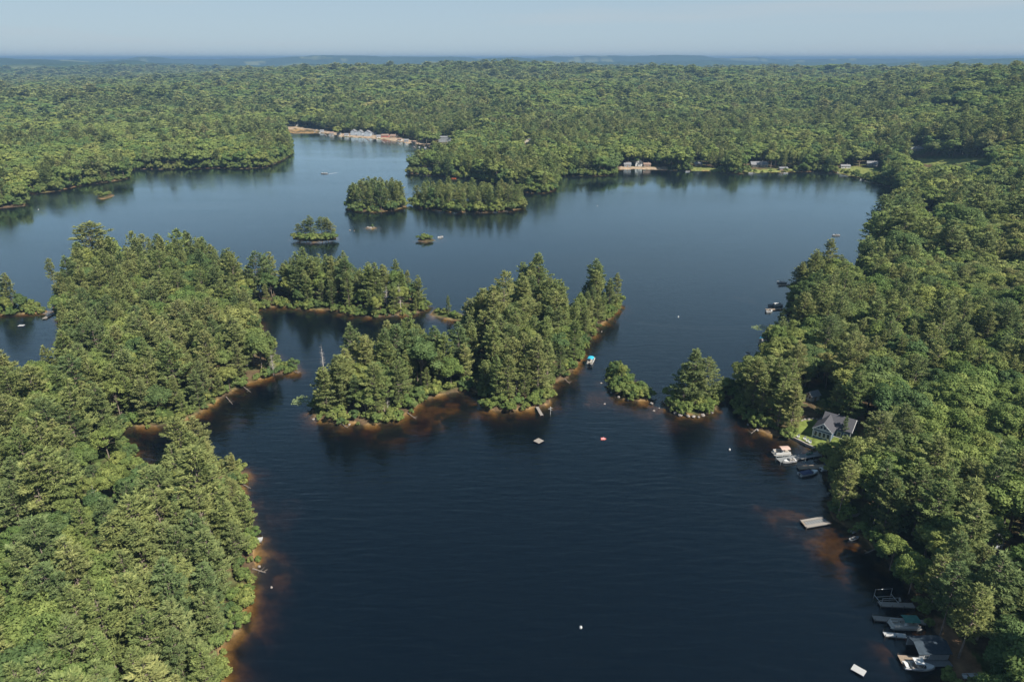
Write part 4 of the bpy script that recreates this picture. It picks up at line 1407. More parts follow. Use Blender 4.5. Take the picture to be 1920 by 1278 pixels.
# square dock down the bank
def square_dock():
    pts = [np.array(G(*p, .5)) for p in ((1500, 975), (1541, 968), (1558, 981), (1512, 989))]
    c = sum(pts) / 4
    e = empty('dock', (c[0], c[1], 0), 0, 'square weathered dock framed by pale walkways under a leaning pine', 'dock', 'docks along the east bank')
    rel = [p - c for p in pts]

    def strip(p, q, w, nm, mat, z, side):
        d = q - p; l = np.linalg.norm(d); ax = d / l; n = np.array([-ax[1], ax[0]]) * side
        m = MB(); m.prism([tuple(p), tuple(q), tuple(q + n * w), tuple(p + n * w)][::side], z - .14, z); return m.build(nm, mat, e)
    strip(rel[0], rel[1], .75, 'walkway', M_PALEDECK, .62, -1)
    strip(rel[3], rel[2], .95, 'walkway', M_PALEDECK, .62, 1)
    strip(rel[0], rel[3], .5, 'walkway', M_TANDECK, .58, 1)
    n = 9
    for k in range(n):
        t0, t1 = k / n + .01, (k + 1) / n - .004
        q = [rel[0] + (rel[1] - rel[0]) * t0, rel[0] + (rel[1] - rel[0]) * t1, rel[3] + (rel[2] - rel[3]) * t1, rel[3] + (rel[2] - rel[3]) * t0]
        m = MB(); m.prism([tuple(a) for a in q][::-1], .34, .44); m.build('plank', M_GREYDECK, e)
    for p in rel:
        m = MB(); m.tube((p[0], p[1], -2), (p[0], p[1], .9), .09); m.build('post', M_DARKWOOD, e)


square_dock()
rowboat((1594, 968), (1609, 965), 'upturned grey boat under a pale tarp on the bank by the square dock', M_PALEDECK, L=3.6, z=.9)
rowboat((1598, 998), (1612, 992), 'aluminium rowboat drawn up beneath the trees past the square dock', M_ALU, L=3.4, z=.5)
rowboat((1596, 1012), (1608, 1008), 'second aluminium rowboat afloat in the shade beneath the bank', M_ALU, L=3.2, z=.1)

# moorings further down the bank
dock((1648, 1131), (1714, 1134), 1.5, 'grey dock beside an empty boat lift in tree shade', M_PALEDECK)


def boat_lift():
    x, y, L, a = span((1644, 1126), (1678, 1124), 0)
    e = empty('boat_lift', (x, y, 0), a, 'empty aluminium boat lift beside the shaded grey dock', 'boat lift')
    W = 3.0; L = 4.2
    for sx_ in (-1, 1):
        for sy_ in (-1, 1):
            p = MB(); p.tube((sx_ * L / 2, sy_ * W / 2, -1.6), (sx_ * L / 2, sy_ * W / 2, 2.2), .07); p.build('post', M_ALU, e)
        p = MB(); p.tube((sx_ * L / 2, -W / 2, .5), (sx_ * L / 2, W / 2, .5), .06); p.build('cross_beam', M_ALU, e)
    for sy_ in (-1, 1):
        p = MB(); p.tube((-L / 2, sy_ * W / 2, 2.1), (L / 2, sy_ * W / 2, 2.1), .05); p.build('top_rail', M_ALU, e)
        p = MB(); p.box((0, sy_ * .6, .68), (L * .95, .15, .12)); p.build('bunk', M_PALEDECK, e)
    w = MB(); w.tube((L / 2 + .1, -W / 2, 1.5), (L / 2 + .18, -W / 2, 1.5), .45, .45, 12); w.build('winch_wheel', M_ALU, e)


boat_lift()
dock((1637, 1157), (1735, 1166), 1.4, 'long pale dock reaching out past the green topped pontoon boat', M_PALEDECK)
pontoon((1733, 1175), (1656, 1173), 'pontoon boat with dark green canopy at the long pale dock', M_GREENCAN, L=7.0)
dock((1657, 1187), (1700, 1191), 1.2, 'short white dock in front of the dark boathouse roof', M_RAFT)


def boathouse():
    p = [np.array(G(*q, 2.8)) for q in ((1700, 1188), (1770, 1190), (1779, 1222), (1721, 1223))]
    c = sum(p) / 4
    x_, y_, L, a = (*c, np.linalg.norm(p[2] - p[3]), math.atan2(*(p[2] - p[3])[::-1]))
    W = np.linalg.norm(p[0] - p[3]) * .9
    e = empty('boathouse', (c[0], c[1], 0), a, 'low boathouse with dark blue roof and pale side wall over the water', 'boathouse')
    m = MB(); m.box((0, -W / 2 + .12, 1.35), (L * .98, .2, 2.1)); m.build('wall', M_GREYWALL, e)
    m = MB(); m.box((0, W / 2 - .12, 1.35), (L * .98, .2, 2.1)); m.build('wall', M_GREYWALL, e)
    m = MB(); m.box((L / 2 - .12, 0, 1.35), (.2, W * .94, 2.1)); m.build('wall', M_GREYWALL, e)
    rf = roof_slabs(L, W, 2.4, .9, .3).build('roof', plain('blue_grey_shingle', (0.030, 0.042, 0.055), .9, .2, spec=0.15), e)
    m = MB(); m.box((0, -W / 2 - .9, .5), (L, 1.6, .12)); m.build('side_deck', M_GREYDECK, e)
    for k in range(4):
        m = MB(); m.tube((-L / 2 + .1 + k * (L - .2) / 3, -W / 2, -2.5), (-L / 2 + .1 + k * (L - .2) / 3, -W / 2, .5), .1); m.build('piling', M_DARKWOOD, e)
    w = window(e, (-L * .25, -W / 2 + .02, 1.5), .9, .7, 'y-')


boathouse()
dock((1688, 1237), (1728, 1240), 3.0, 'broad tan dock with mooring posts ahead of the white boat', M_TANDECK)
motorboat((1694, 1250), (1752, 1254), 'white cabin motorboat with pale canopy moored at the tan dock', top=M_WHITE)
rowboat((1806, 1269), (1842, 1268), 'white skiff pulled up on the dirt bank at the frame corner', M_GEL, z=1.0, name='skiff')
rs = np.array([G(*p, .4) for p in ((1602, 1244.6), (1626, 1258), (1618, 1266.8), (1594.4, 1253.4))])
raft(1610, 1255.5, float(np.linalg.norm(rs[1] - rs[0])), float(np.linalg.norm(rs[2] - rs[1])), math.atan2(*(rs[1] - rs[0])[::-1]), 'white swim raft floating off the boathouse and tan dock', M_RAFT)

cottage(1838, 1022, 'grey shingled cottage with a steep roof among the east bank trees', 7.5, 6.0, 3.0, 3.4, R(120), M_GREYWALL, M_GREYROOF, 'cottages on the east bank')
cottage(1872, 1082, 'cottage with a dark roof beside the sandy track', 8, 6.5, 3.0, 2.2, R(70), M_BROWNWALL, M_ROOF, 'cottages on the east bank')
cottage(1740, 410, 'cottage with a long pale roof deep in the east woods', 14, 8, 3.4, 2.0, R(10), M_GREYWALL, M_GREYROOF, 'cottages on the east bank', name='lake_house')
cottage(1522, 748, 'small white shed among trees behind the blue house', 4.0, 3.0, 2.3, 1.2, R(25), M_WHITE, M_GREYROOF, None, chimney=False, nwin=1, name='shed')

# ------------------------------------------------------------------ around the mid lake island
pontoon((1104, 686), (1112, 671), 'pontoon boat with bright teal canopy cruising beside the mid lake island', M_TEAL, None, 6.2)
raft(1010, 826, 2.6, 2.6, R(45), 'tan square swim raft floating off the mid lake island', M_PALEDECK)
dock((1007, 762), (1016, 778), 1.1, 'narrow wooden dock at the tip of the mid lake island', M_PALEDECK, group=None)


def marker_post():
    x, y = G(1032, 776)
    e = empty('marker_post', (x, y, 0), 0, 'white post with crossed arms standing in shallows off the island tip', 'post')
    m = MB(); m.tube((0, 0, -1.5), (0, 0, 2.8), .07, .06); m.build('post', M_WHITE, e)
    m = MB(); m.box((0, 0, 2.3), (1.7, .08, .1), .4); m.build('crossarm', M_WHITE, e)
    m = MB(); m.box((.2, 0, 1.7), (1.1, .08, .08), -.6); m.build('crossarm', M_WHITE, e)
    m = MB(); m.box((0, 0, 2.85), (.3, .3, .12)); m.build('cap', M_WHITE, e)


marker_post()


def star_float():
    x, y = G(1131, 822, .2)
    b = MB(); pts = []
    for k in range(10):
        r = 1.0 if k % 2 == 0 else .45
        pts.append((r * math.cos(k * math.pi / 5), r * math.sin(k * math.pi / 5)))
    b.prism(pts, 0.02, .28)
    o = b.build('pool_float', M_PINK); o.location = (x, y, 0)
    tag(o, 'pink star shaped inflatable float drifting on open water', 'float')


star_float()


def buoy(px, py, label, mat=M_WHITE, r=.32):
    x, y = G(px, py)
    e = empty('buoy', (x, y, 0), 0, label, 'buoy')
    n = 10; b = MB(); rows = []
    for z, f in ((-.25, .6), (0, 1), (.25, .95), (.45, .55)):
        rows.append([(r * f * math.cos(2 * math.pi * k / n), r * f * math.sin(2 * math.pi * k / n), z) for k in range(n)])
    vs = sum(rows, [])
    fs = [(j * n + k, j * n + (k + 1) % n, (j + 1) * n + (k + 1) % n, (j + 1) * n + k) for j in range(3) for k in range(n)] + [tuple(range(3 * n, 4 * n))]
    b.add(vs, fs).build('float', mat, e)
    m = MB(); m.tube((0, 0, .4), (0, 0, .75), .05); m.build('ring_post', M_ALU, e)


buoy(1272, 594, 'white buoy on open water east of the mid lake island')
buoy(1368, 843, 'white buoy off the blue house shore')
buoy(1089, 1176, 'white buoy alone in the open near water')
buoy(72, 393, 'white buoy off the northwest shore')
buoy(1120, 386, 'white buoy far out below the long islet')

# utility poles and the cables strung across the lake
def utility_pole(px, py, h, label):
    x, y, z = on_ground(px, py)
    e = empty('utility_pole', (x, y, z), R(80), label, 'utility pole', 'utility poles carrying cables over the lake')
    m = MB(); m.tube((0, 0, -.5), (0, 0, h), .17, .12, 8); m.build('pole', M_POLE, e)
    m = MB(); m.box((0, 0, h - .5), (2.2, .12, .14)); m.build('crossarm', M_POLE, e)
    for s in (-1, 1):
        m = MB(); m.tube((s * .95, 0, h - .43), (s * .95, 0, h - .2), .06); m.build('insulator', M_WHITE, e)
    return np.array([x, y, z + h - .3])


p1 = utility_pole(1092, 622, 11.0, 'grey utility pole at the east side of the mid lake island')
p2 = utility_pole(1500, 640, 10.0, 'utility pole hidden among trees of the east bank')
p3 = utility_pole(700, 720, 15.0, 'utility pole among the pines of the mid lake island')
p4 = utility_pole(425, 705, 9.0, 'utility pole behind the pines of the west point')


def cable(a, b, off, sag, label):
    d = (b - a); d[2] = 0; n = np.array([-d[1], d[0], 0]) / np.linalg.norm(d)
    m = MB(); prev = None
    for k in range(17):
        t = k / 16
        p = a + (b - a) * t + n * off; p = p.copy(); p[2] = a[2] + (b[2] - a[2]) * t - sag * 4 * t * (1 - t)
        if prev is not None: m.tube(prev, p, .011, .011, 4)
        prev = p
    o = m.build('cable', M_CABLE); tag(o, label, 'cable', 'cables over the lake')


cable(p1.copy(), p2.copy(), .95, 5.5, 'thin grey cable sagging over the east channel, farther of two')
cable(p1.copy(), p2.copy(), -.95, 5.8, 'thin grey cable sagging over the east channel, nearer of two')
cable(p4.copy(), p3.copy(), .95, 3.5, 'thin grey cable over the inlet by the west point, farther of two')
cable(p4.copy(), p3.copy(), -.95, 3.8, 'thin grey cable over the inlet by the west point, nearer of two')

# ------------------------------------------------------------------ west shore and east bank, farther off
raft(40, 610, 2.6, 1.9, R(8), 'white swim raft in the lagoon of the west shore', M_RAFT)
dock((82, 597), (101, 586), 1.8, 'bleached wooden dock on the orange bank of the lagoon', M_PALEDECK, group=None)
dock((474, 1012), (492, 1010), 1.8, 'short white dock jutting from the near west shore trees', M_RAFT, group=None)
dock((1436, 580), (1472, 578), 1.6, 'tan dock with a crowd of moored boats east of the channel', M_TANDECK)
motorboat((1436, 586), (1448, 584), 'small pale boat tied at the near side of the crowded tan dock', L=4.2)
motorboat((1442, 574), (1455, 573), 'dark covered boat at the outer side of the crowded tan dock', M_BLACK, L=4.6)
pontoon((1452, 574), (1464, 573), 'white pontoon boat at the shore end of the crowded tan dock', None, L=5.4)
dock((1474, 601), (1510, 604), 2.4, 'dark timber dock on tall posts under overhanging trees', M_DARKWOOD, z=1.0)
motorboat((1474, 531), (1457, 530), 'white motorboat moored beneath the wooded point of the bay', L=5.4)
dock((1460, 534), (1480, 533), 1.3, 'short tan dock behind the white boat on the wooded point', M_TANDECK)
pontoon((1426, 646), (1432, 636), 'pontoon boat with teal canopy half hidden by bank trees', M_TEAL, L=6.0)
motorboat((1404, 662), (1398, 668), 'small white boat moored off the narrowest part of the channel', L=4.4)
raft(1504, 509, 3.2, 1.8, R(5), 'yellow swim raft showing beyond the wooded point', M_YELLOW)
motorboat((1574, 442), (1560, 442), 'white boat anchored alone in the northeast bay', L=5.5, group=None)
raft(1610, 521, 3.0, 3.0, R(20), 'pale raft drawn up on the sandy corner of the bay', M_PALEDECK)
motorboat((616, 326), (600, 326), 'white speedboat trailing a wake across the north arm', L=7.5, group=None)
fx = MB()
x0, y0 = G(616, 326); x1, y1 = G(632, 324)
for k in range(12):
    t0, t1 = k / 12, (k + 1) / 12
    w0, w1 = .9 + 1.4 * t0, .9 + 1.4 * t1
    for s in (-1, 1):
        fx.add([(x0 + (x1 - x0) * t0, y0 + (y1 - y0) * t0 + s * w0 - .25, .05), (x0 + (x1 - x0) * t1, y0 + (y1 - y0) * t1 + s * w1 - .2, .05),
                (x0 + (x1 - x0) * t1, y0 + (y1 - y0) * t1 + s * w1 + .2, .05), (x0 + (x1 - x0) * t0, y0 + (y1 - y0) * t0 + s * w0 + .25, .05)], [(0, 1, 2, 3)])
tag(fx.build('wake_foam', M_FOAM), 'white foam trailing behind the speedboat', None, None, 'stuff')
motorboat((828, 445), (823, 446), 'small white boat beside the low grassy islet', L=4.5, group=None)
motorboat((1044, 329), (1036, 330), 'white boat moored at the tip of the far peninsula', L=6, group='boats along the north shore')
rowboat((846, 335), (856, 335), 'orange kayak at the foot of the far peninsula', M_ORANGE, L=5.0, name='kayak', group='boats along the north shore', W=1.0)

# village on the north beach
VG = 'houses of the beach village'
cottage(549, 236, 'long low white building at the west end of the beach', 24, 9, 3.0, 2.0, R(5), M_WHITE, M_GREYROOF, VG, nwin=6)
cottage(664, 253, 'grey gabled beach house, westmost of three alike', 8, 9, 2.8, 3.0, R(80), M_PALEBLUE, M_GREYROOF, VG, storeys=2)
cottage(676, 254, 'grey gabled beach house, middle one of three alike', 8, 9, 2.8, 3.0, R(80), M_PALEBLUE, M_GREYROOF, VG, storeys=2)
cottage(690, 255, 'grey gabled beach house, eastmost of three alike', 9, 11, 2.8, 3.2, R(80), M_PALEBLUE, M_GREYROOF, VG, storeys=2)
cottage(718, 250, 'tall pale blue house rising behind the red cottage', 9, 9, 2.8, 2.6, R(80), M_PALEBLUE, M_GREYROOF, VG, storeys=2)
cottage(723, 257, 'red cottage standing on the village beach', 12, 7, 2.8, 1.8, R(-8), M_REDWALL, M_BROWNROOF, VG)
cottage(739, 258, 'brown cottage beside the red one on the beach', 11, 7, 3.0, 2.0, R(-10), M_BROWNWALL, M_BROWNROOF, VG)
cottage(790, 262, 'small cream cottage toward the east end of the beach', 7, 6, 2.6, 1.8, R(-10), M_CREAM, M_BROWNROOF, VG)
cottage(836, 266, 'large flat grey roofed house above the beach end', 20, 11, 3.4, 1.6, R(-6), M_GREYWALL, M_GREYROOF, VG, nwin=6, storeys=2)
cottage(702, 253, 'small white cabin between the grey houses and the red cottage', 6, 5, 2.5, 1.6, R(0), M_WHITE, M_GREYROOF, VG, chimney=False)
for k, (hx_, hy_, wm_, rm_) in enumerate(((604, 248, M_WHITE, M_GREYROOF), (622, 252, M_GREYWALL, M_BROWNROOF), (636, 254, M_CREAM, M_GREYROOF), (650, 255, M_WHITE, M_GREYROOF), (750, 264, M_WHITE, M_BROWNROOF), (762, 266, M_GREYWALL, M_GREYROOF), (776, 269, M_CREAM, M_BROWNROOF), (710, 258, M_WHITE, M_GREYROOF))):
    cottage(hx_, hy_, 'tiny beach cabin, %s of eight counted eastward along the sand' % ('first', 'second', 'third', 'fourth', 'sixth', 'seventh', 'eighth', 'fifth')[k], 6.5, 5.0, 2.5, 1.7, R(random.uniform(-15, 15)), wm_, rm_, VG, chimney=False, nwin=3, name='beach_cabin')
for k, (bx_, by_) in enumerate(((592, 248), (601, 250), (610, 252), (619, 254), (627, 256), (690, 261), (699, 262), (709, 263), (718, 265), (752, 270), (764, 272), (776, 274), (788, 276), (799, 278))):
    if k % 3 == 2:
        dock((bx_ - 2, by_ - 1), (bx_ + 3, by_ + 3), 1.6, 'pale dock on the village beach, number %d counting from its west end' % (k // 3 + 1), M_PALEDECK, group='docks of the beach village')
    elif k % 3 == 1:
        pontoon((bx_, by_ - 2), (bx_ - 3, by_ + 1.5), 'white pontoon boat off the village beach, number %d counting from its west end' % (k // 3 + 1), None, 'boats of the beach village', 6.5)
    else:
        motorboat((bx_, by_ - 1), (bx_ - 4, by_ + 1.5), 'white motorboat off the village beach, number %d counting from its west end' % (k // 3 + 1), None, 'boats of the beach village', L=6)
cottage(446, 200, 'white farmhouse alone in the far northwest forest', 22, 12, 4, 4, R(20), M_WHITE, M_WHITE, None, storeys=2)
cottage(893, 240, 'pale house in the woods above the far peninsula', 16, 9, 3, 2.4, R(5), M_CREAM, M_GREYROOF, None)
cottage(990, 268, 'cream house in the trees behind the far peninsula', 11, 9, 4, 3, R(80), M_CREAM, M_GREYROOF, None)
cottage(801, 322, 'white cottage at the tip of the far peninsula', 9, 6, 2.6, 2.0, R(0), M_WHITE, M_GREYROOF, None)

NG = 'houses of the northeast shore'
cottage(1176, 312, 'grey cottage at the west end of the northeast shore', 8, 6, 2.6, 2.0, R(0), M_GREYWALL, M_GREYROOF, NG)
cottage(1197, 311, 'brown gabled house with white front on the northeast beach', 9, 8, 2.8, 2.8, R(85), M_WHITE, M_BROWNROOF, NG, storeys=2)
cottage(1213, 312, 'low brown cottage beside the brown gabled house', 8, 6, 2.6, 1.6, R(-5), M_BROWNWALL, M_BROWNROOF, NG)
cottage(1308, 311, 'dark cottage behind the second lawn of the northeast shore', 9, 7, 2.6, 2.0, R(0), M_BROWNWALL, M_GREYROOF, NG)
cottage(1422, 312, 'long grey roofed house on the northeast shore', 19, 9, 3.0, 2.6, R(-3), M_CREAM, M_GREYROOF, NG, nwin=5, porch=True)
cottage(1468, 319, 'low open fronted boathouse near the northeast shore', 9, 6, 2.4, 1.2, R(-3), M_BROWNWALL, M_GREYROOF, NG, chimney=False)
cottage(1527, 313, 'small white garage between trees of the northeast shore', 9, 5, 2.4, 1.2, R(-3), M_WHITE, M_GREYROOF, NG, chimney=False)
cottage(1584, 315, 'pale low cottage on the eastern lawn of the bay', 10, 6, 2.4, 1.6, R(-8), M_WHITE, M_GREYROOF, NG)
cottage(1634, 311, 'white house with porch above the eastern lawn of the bay', 11, 8, 2.8, 2.6, R(-15), M_WHITE, M_GREYROOF, NG, porch=True)
cottage(1715, 283, 'pale roofed house hidden in the eastern woods', 16, 9, 3, 2.2, R(-5), M_GREYWALL, M_GREYROOF, None)
for (bx_, by_, lab) in ((1289, 322, 'white boat below the dark cottage of the northeast shore'), (1407, 325, 'white boat below the long grey roofed house'),
                        (1473, 325, 'white boat below the open fronted boathouse'), (1573, 324, 'white boat at the corner of the eastern lawn'), (1616, 337, 'white boat along the reedy edge of the eastern lawn')):
    motorboat((bx_ + 4, by_), (bx_ - 4, by_ + .5), lab, L=5.5, group='boats along the north shore')

# ------------------------------------------------------------------ islets: their own trees, shrubs and rocks
def lone(kind, px, py, h, label, k=0, w=1.0, zoff=-.2):
    x, y = G(px, py); z = max(hz(x, y), 0.05)
    src = {'pine_tree': (P_PAIR, 20.0, 'tree'), 'broadleaf_tree': (B_PAIR, 15.0, 'tree'), 'shrub': (S_PAIR, 3.2, 'shrub')}[kind]
    s = h / src[1]
    return place_tree(kind, src[0][k % len(src[0])], (x, y, z + zoff), (s * w, s * w, s), random.uniform(0, 6.28), label, src[2], None)


lone('pine_tree', 1296, 762, 22.5, 'tallest pine in the middle of the small rocky islet', 0, 1.15)
lone('pine_tree', 1280, 764, 17.5, 'shorter pine on the west side of the small rocky islet', 2, 1.4)
lone('pine_tree', 1320, 758, 19.0, 'broad pine on the east side of the small rocky islet', 5, 1.2)
lone('pine_tree', 1304, 748, 15.0, 'pine at the back of the small rocky islet', 4, 1.2)
for k, (a, b, h) in enumerate(((1262, 764, 4.5), (1284, 771, 3.6), (1310, 773, 3.8), (1332, 766, 4.2), (1343, 754, 5.0), (1270, 750, 4.0))):
    lone('shrub', a, b, h, 'leafy shrub at the foot of the pines on the small rocky islet', k, 1.1)['group'] = 'shrubs of the small rocky islet'
for k, (a, b, h) in enumerate(((1362, 735, 6.0), (1372, 738, 5.0), (1356, 737, 4.0))):
    lone('shrub', a, b, h, 'bush on the low spit between rocky islet and east bank', k)['group'] = 'bushes of the low spit'
for k, (a, b, h, w) in enumerate(((1154, 716, 7.5, .8), (1163, 722, 8.5, .8), (1158, 704, 6.5, .8), (1172, 732, 6.5, .9))):
    lone('broadleaf_tree', a, b, h, ('bushy young tree on the slim shrubby islet, at its north end', 'tallest bushy tree of the slim shrubby islet', 'bushy young tree at the far tip of the slim shrubby islet', 'bushy young tree in the middle of the slim shrubby islet')[k], k, w)
for k, (a, b, h) in enumerate(((1152, 730, 3.5), (1164, 740, 4.0), (1180, 744, 4.4), (1192, 744, 4.6), (1203, 745, 4.2), (1208, 746, 3.4), (1184, 736, 4.2), (1150, 704, 3.6))):
    lone('shrub', a, b, h, 'green shrub among others on the slim shrubby islet', k, 1.15)['group'] = 'shrubs of the slim islet'
for k, (a, b, h) in enumerate(((562, 447, 10.5), (574, 447, 13), (585, 448, 16.5), (604, 446, 14.5), (615, 447, 15), (622, 447, 12))):
    lone('pine_tree', a, b, h, 'dark pine %s on the islet beyond the neck' % ('westmost', 'second from the west', 'tallest of the western three', 'westmost of the eastern three', 'in the middle of the eastern three', 'eastmost')[k], k, 1.45)
for k in range(10):
    lone('shrub', 554 + k * 8.2, 449.5 + 2.5 * math.sin(k * math.pi / 9), random.uniform(4.2, 6.2), 'shrub fringing the islet of slender dark pines', k, 1.3)['group'] = 'shrubs on the islet of slender pines'
for k, (a, b, h) in enumerate(((786, 450, 3.2), (793, 451, 3.8), (800, 450, 4.0), (807, 450, 3.4), (797, 448, 3.6))):
    lone('shrub', a, b, h, 'low shrub on the flat grassy islet beside a small boat', k, 1.4)['group'] = 'shrubs on the flat grassy islet'
for k, (a, b, h) in enumerate(((186, 371, 6.5), (192, 370, 4.6), (199, 368, 4.2), (206, 366, 3.8))):
    lone('shrub', a, b, h, 'shrub on the little islet near the northwest shore', k, 1.2)['group'] = 'shrubs on the northwest islet'
lone('shrub', 699, 426.5, 2.2, 'small shrub on the bare rock in the open lake', 1, 1.2)
lone('pine_tree', 1579, 826, 8.5, 'slim young pine in front of the blue house', 4, .8)
lone('pine_tree', 1763, 1190, 20.5, 'tall high crowned pine with bare trunk beside the boathouse', 3, .95)
lone('pine_tree', 1796, 1236, 20.0, 'pine shading the dirt bank above the white skiff', 3, 1.0)
lone('broadleaf_tree', 1704, 1112, 11.5, 'leafy tree overhanging the empty boat lift', 2, 1.05)
lone('broadleaf_tree', 1668, 1068, 11.0, 'leafy tree overhanging the dark water before the boat lift', 0, 1.1)
lone('pine_tree', 1742, 1148, 17.0, 'pine behind the green topped pontoon boat', 5, 1.0)
lone('pine_tree', 1570, 972, 19.0, 'leaning pine with bare lower trunk at the square dock', 3, 1.0)
lone('pine_tree', 1572, 905, 16.0, 'broad pine overhanging the boats below the blue house', 0, 1.1)
lone('pine_tree', 841, 592, 10.5, 'thin young pine on the low spit behind the mid lake island', 4, .8)
for k, (a, b, h) in enumerate(((822, 588, 2.6), (832, 592, 3.4), (850, 595, 3.6), (860, 598, 3.2))):
    lone('shrub', a, b, h, 'shrub on the low spit behind the mid lake island', k, 1.2)['group'] = 'shrubs of the spit behind the island'
lone('pine_tree', 105, 545, 19.0, 'tall slim pine standing apart above the lagoon', 3, .75)

bd = [(1258, 770, .8), (1266, 774, .6), (1276, 778, .9), (1290, 780, .7), (1300, 781, .8), (1318, 778, .7), (1334, 773, .7), (1262, 762, .7), (1310, 782, .5), (1284, 776, .6)]
for k, (a, b, r) in enumerate(bd):
    x, y = G(a, b); boulder(x, y, .12, r, 900 + k, label='pale boulder along the waterline of the small rocky islet', group='boulders of the rocky islet')
for k, (a, b, r) in enumerate(((1240, 753, .5), (1230, 748, .4), (1222, 756, .6), (1236, 765, .4), (1128, 718, .5), (1146, 736, .5), (1160, 744, .6), (1178, 750, .5), (1252, 760, .4), (1134, 757, .4), (1226, 770, .5))):
    x, y = G(a, b); boulder(x, y, .05, r, 930 + k, label='half sunken boulder on the shoal around the slim islet', group='boulders on the shoal')
for k, (a, b, r) in enumerate(((690, 427, 1.2), (695, 428, 1.6), (701, 427, 1.0), (656, 432, .6), (664, 433, .5))):
    x, y = G(a, b); boulder(x, y, .15, r, 960 + k, label='pale rock breaking the surface in the open lake', group='rocks of the open lake')
for k, (a, b, r) in enumerate(((1503, 788, .6), (1509, 786, .5), (1516, 786, .7), (1524, 785, .6), (1532, 786, .5), (1540, 787, .6))):
    x, y, z = on_ground(a, b); boulder(x, y, z + .1, r, 980 + k, label='boulder in the row edging the back of the lawn', group='boulders behind the lawn')
for k, (a, b, r) in enumerate(((588, 786, .5), (655, 796, .5), (486, 1062, .5), (509, 1101, .4), (1128, 622, .5), (1384, 770, .6), (1420, 806, .6), (1402, 796, .5), (470, 1090, .4))):
    x, y = G(a, b); boulder(x, y, .1, r, 1000 + k, label='single boulder at the water edge, one of a scattered few', group='scattered shore boulders')


def dead_tree(px, py, h, label, seed, top=False, lean=0.0):
    """bare grey tree; with top=True the pixel is its tip"""
    x, y = G(px, py, h + 2.0) if top else G(px, py)
    z = max(hz(x, y), 0.1)
    segs, V, F, T = pine_data(seed, h, step=.055, tufts=4, cb=.22, Rm=.14, bare=1.0)
    e = empty('dead_tree', (x, y, z - .2), random.uniform(0, 6), label, 'tree')
    e.rotation_euler = (lean, lean * .5, random.uniform(0, 6))
    tv, tf = tubes_np([(a, b, r * 1.25, q * 1.25) for a, b, r, q in segs[:5]], 6)
    o = bpy.data.objects.new('trunk', mesh_np('dead_trunk', tv, tf, [DEAD])); o.parent = e; COL.objects.link(o)
    tv, tf = tubes_np([(a, b, max(r, .05), q + .01) for a, b, r, q in segs[5:]], 4)
    o = bpy.data.objects.new('branches', mesh_np('dead_branches', tv, tf, [DEAD])); o.parent = e; COL.objects.link(o)


dead_tree(650, 608, 20, 'tall bare dead snag above the west lobe of the mid lake island', 801, True)
dead_tree(686, 776, 9.5, 'dead grey tree on the front shore of the mid lake island', 802)
dead_tree(728, 776, 8.5, 'dead spreading tree beside the island cove', 803)
dead_tree(310, 612, 19, 'bare dead snag rising among the pines of the west point', 804, True)
dead_tree(968, 745, 12, 'dead grey pine among the trees left of the island dock', 805)
dead_tree(706, 578, 15, 'bare grey trunk on the wooded neck, nearest its dense trees', 806)
dead_tree(726, 584, 14, 'bare grey trunk in the thin part of the wooded neck', 807)
dead_tree(752, 586, 16, 'bare grey trunk toward the tip of the wooded neck', 808)
dead_tree(1580, 640, 17, 'bare dead tree among the east bank woods', 809, True)
dead_tree(1735, 560, 15, 'pale dead tree high in the east bank woods', 810, True)
dead_tree(300, 770, 13, 'bare trunked pine stem at the hidden cove', 811)
dead_tree(1880, 820, 15, 'bleached dead tree by the frame edge in the east woods', 812, True)
dead_tree(470, 690, 9, 'fallen grey tree at the tip of the west point', 813, False, 1.1)
for k_, (a_, b_, h_) in enumerate(((40, 985, 12), (170, 955, 11), (255, 1105, 10), (330, 985, 13), (100, 1160, 11), (380, 1015, 14), (215, 560, 15), (420, 560, 17), (1660, 850, 14), (1790, 700, 15), (1880, 930, 14), (600, 690, 12))):
    dead_tree(a_, b_ - 55, h_, ('bare grey tree poking out of the scrub by the frame edge', 'bare grey tree in the olive scrub of the west wood', 'bare grey tree below the olive scrub', 'bare tree between pines behind the hidden cove', 'bare grey tree low in the west wood', 'bare tree behind the bright shore pines of the west wood',
        'bare spire among the back pines of the west shore', 'bare spire near the wooded neck', 'bare tree in the leafy wood behind the blue house', 'bare tree high on the east slope', 'bare tree above the grey cottage', 'bare tree at the west lobe of the island')[k_], 850 + k_, True)
dead_tree(505, 645, 12, 'pale dead tree on the shore of the west point', 814, True)


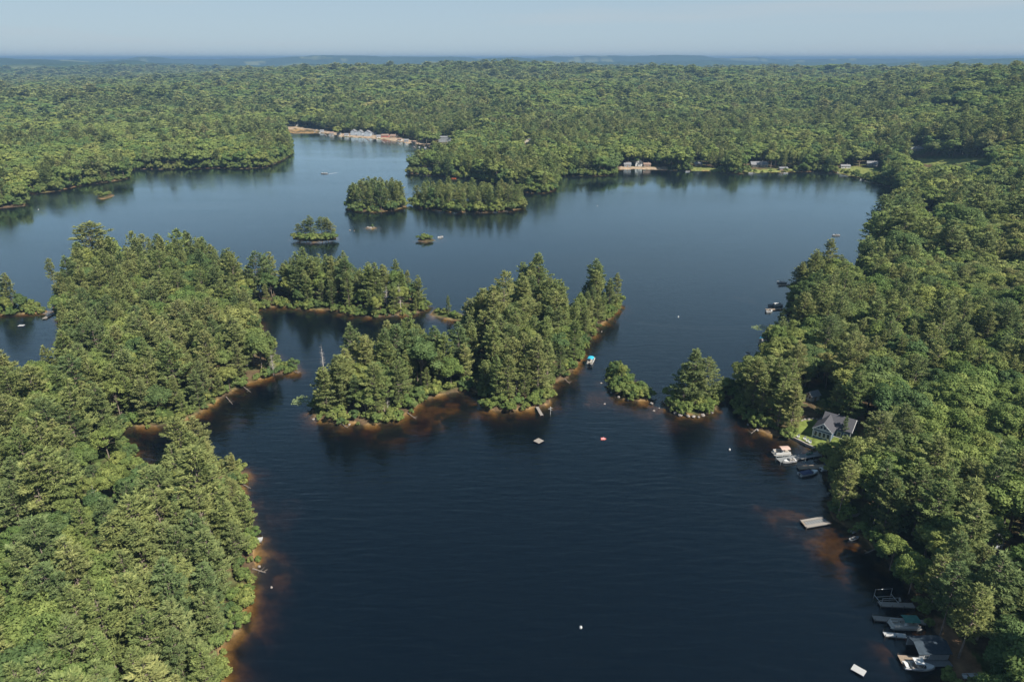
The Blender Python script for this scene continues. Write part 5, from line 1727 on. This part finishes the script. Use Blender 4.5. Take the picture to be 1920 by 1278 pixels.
def lily_pads(px, py, rx, ry, n, label, seed):
    rg = np.random.default_rng(seed)
    x, y = G(px, py)
    b = MB()
    for k in range(n):
        a = rg.uniform(0, 6.28); q = math.sqrt(rg.random())
        cx, cy_ = x + rx * q * math.cos(a) + rg.normal(0, .3), y + ry * q * math.sin(a) + rg.normal(0, .3)
        r = rg.uniform(.12, .3)
        pts = [(cx + r * math.cos(t * 6.0 / 7 + a), cy_ + r * math.sin(t * 6.0 / 7 + a)) for t in range(7)]
        b.prism(pts, .012, .03)
    tag(b.build('lily_pads', M_LILY), label, None, None, 'stuff')


lily_pads(565, 750, 3.2, 4.0, 220, 'patch of lily pads off the west tip of the mid lake island', 1)
lily_pads(1427, 614, 4.6, 3.4, 240, 'patch of lily pads in the channel by the east bank', 2)
lily_pads(1457, 604, 1.6, 1.6, 40, 'small patch of lily pads near the dark timber dock', 3)


M_LOG = plain('wet_log', (0.15, 0.125, 0.105), 0.85, 0.25, 3)


def fallen_log(a, b, label, seed):
    rg = np.random.default_rng(seed)
    x, y, L, h = span(a, b, .1)
    e = empty('fallen_log', (x, y, .05), h, label, 'log', 'fallen logs along the shores')
    m = MB(); m.tube((-L / 2, 0, .15), (L / 2, 0, -.12), .2, .09, 7); m.build('trunk', M_LOG, e)
    for k in range(4):
        t = rg.uniform(-.1, .45); m = MB()
        m.tube((L * t, 0, .05), (L * (t + .12), rg.choice([-1, 1]) * rg.uniform(.6, 1.4), rg.uniform(.1, .6)), .06, .02, 5); m.build('limb', M_LOG, e)


for k_, (a_, b_, t_) in enumerate((((455, 724), (470, 734), 'grey fallen log under the trees of the west point'), ((546, 694), (560, 699), 'grey fallen log at the very tip of the west point'),
        ((424, 744), (436, 757), 'grey fallen log at the mouth of the hidden cove'), ((474, 1066), (498, 1072), 'grey fallen log reaching out near the short white dock'),
        ((450, 905), (470, 914), 'grey fallen log below the bright shore pines of the west wood'), ((764, 774), (780, 784), 'grey fallen log at the west side of the island cove'),
        ((1058, 710), (1068, 718), 'grey fallen log on the east shore of the mid lake island'), ((640, 794), (652, 801), 'grey fallen log on the front shore of the island'),
        ((1384, 764), (1374, 772), 'grey fallen log under the dark trees past the rocky islet'), ((1420, 803), (1408, 812), 'grey fallen log between the dark trees and the lawn'),
        ((1566, 950), (1548, 948), 'grey fallen log above the square dock'), ((1640, 1030), (1622, 1036), 'grey fallen log in shade below the square dock'))):
    fallen_log(a_, b_, t_, 1100 + k_)
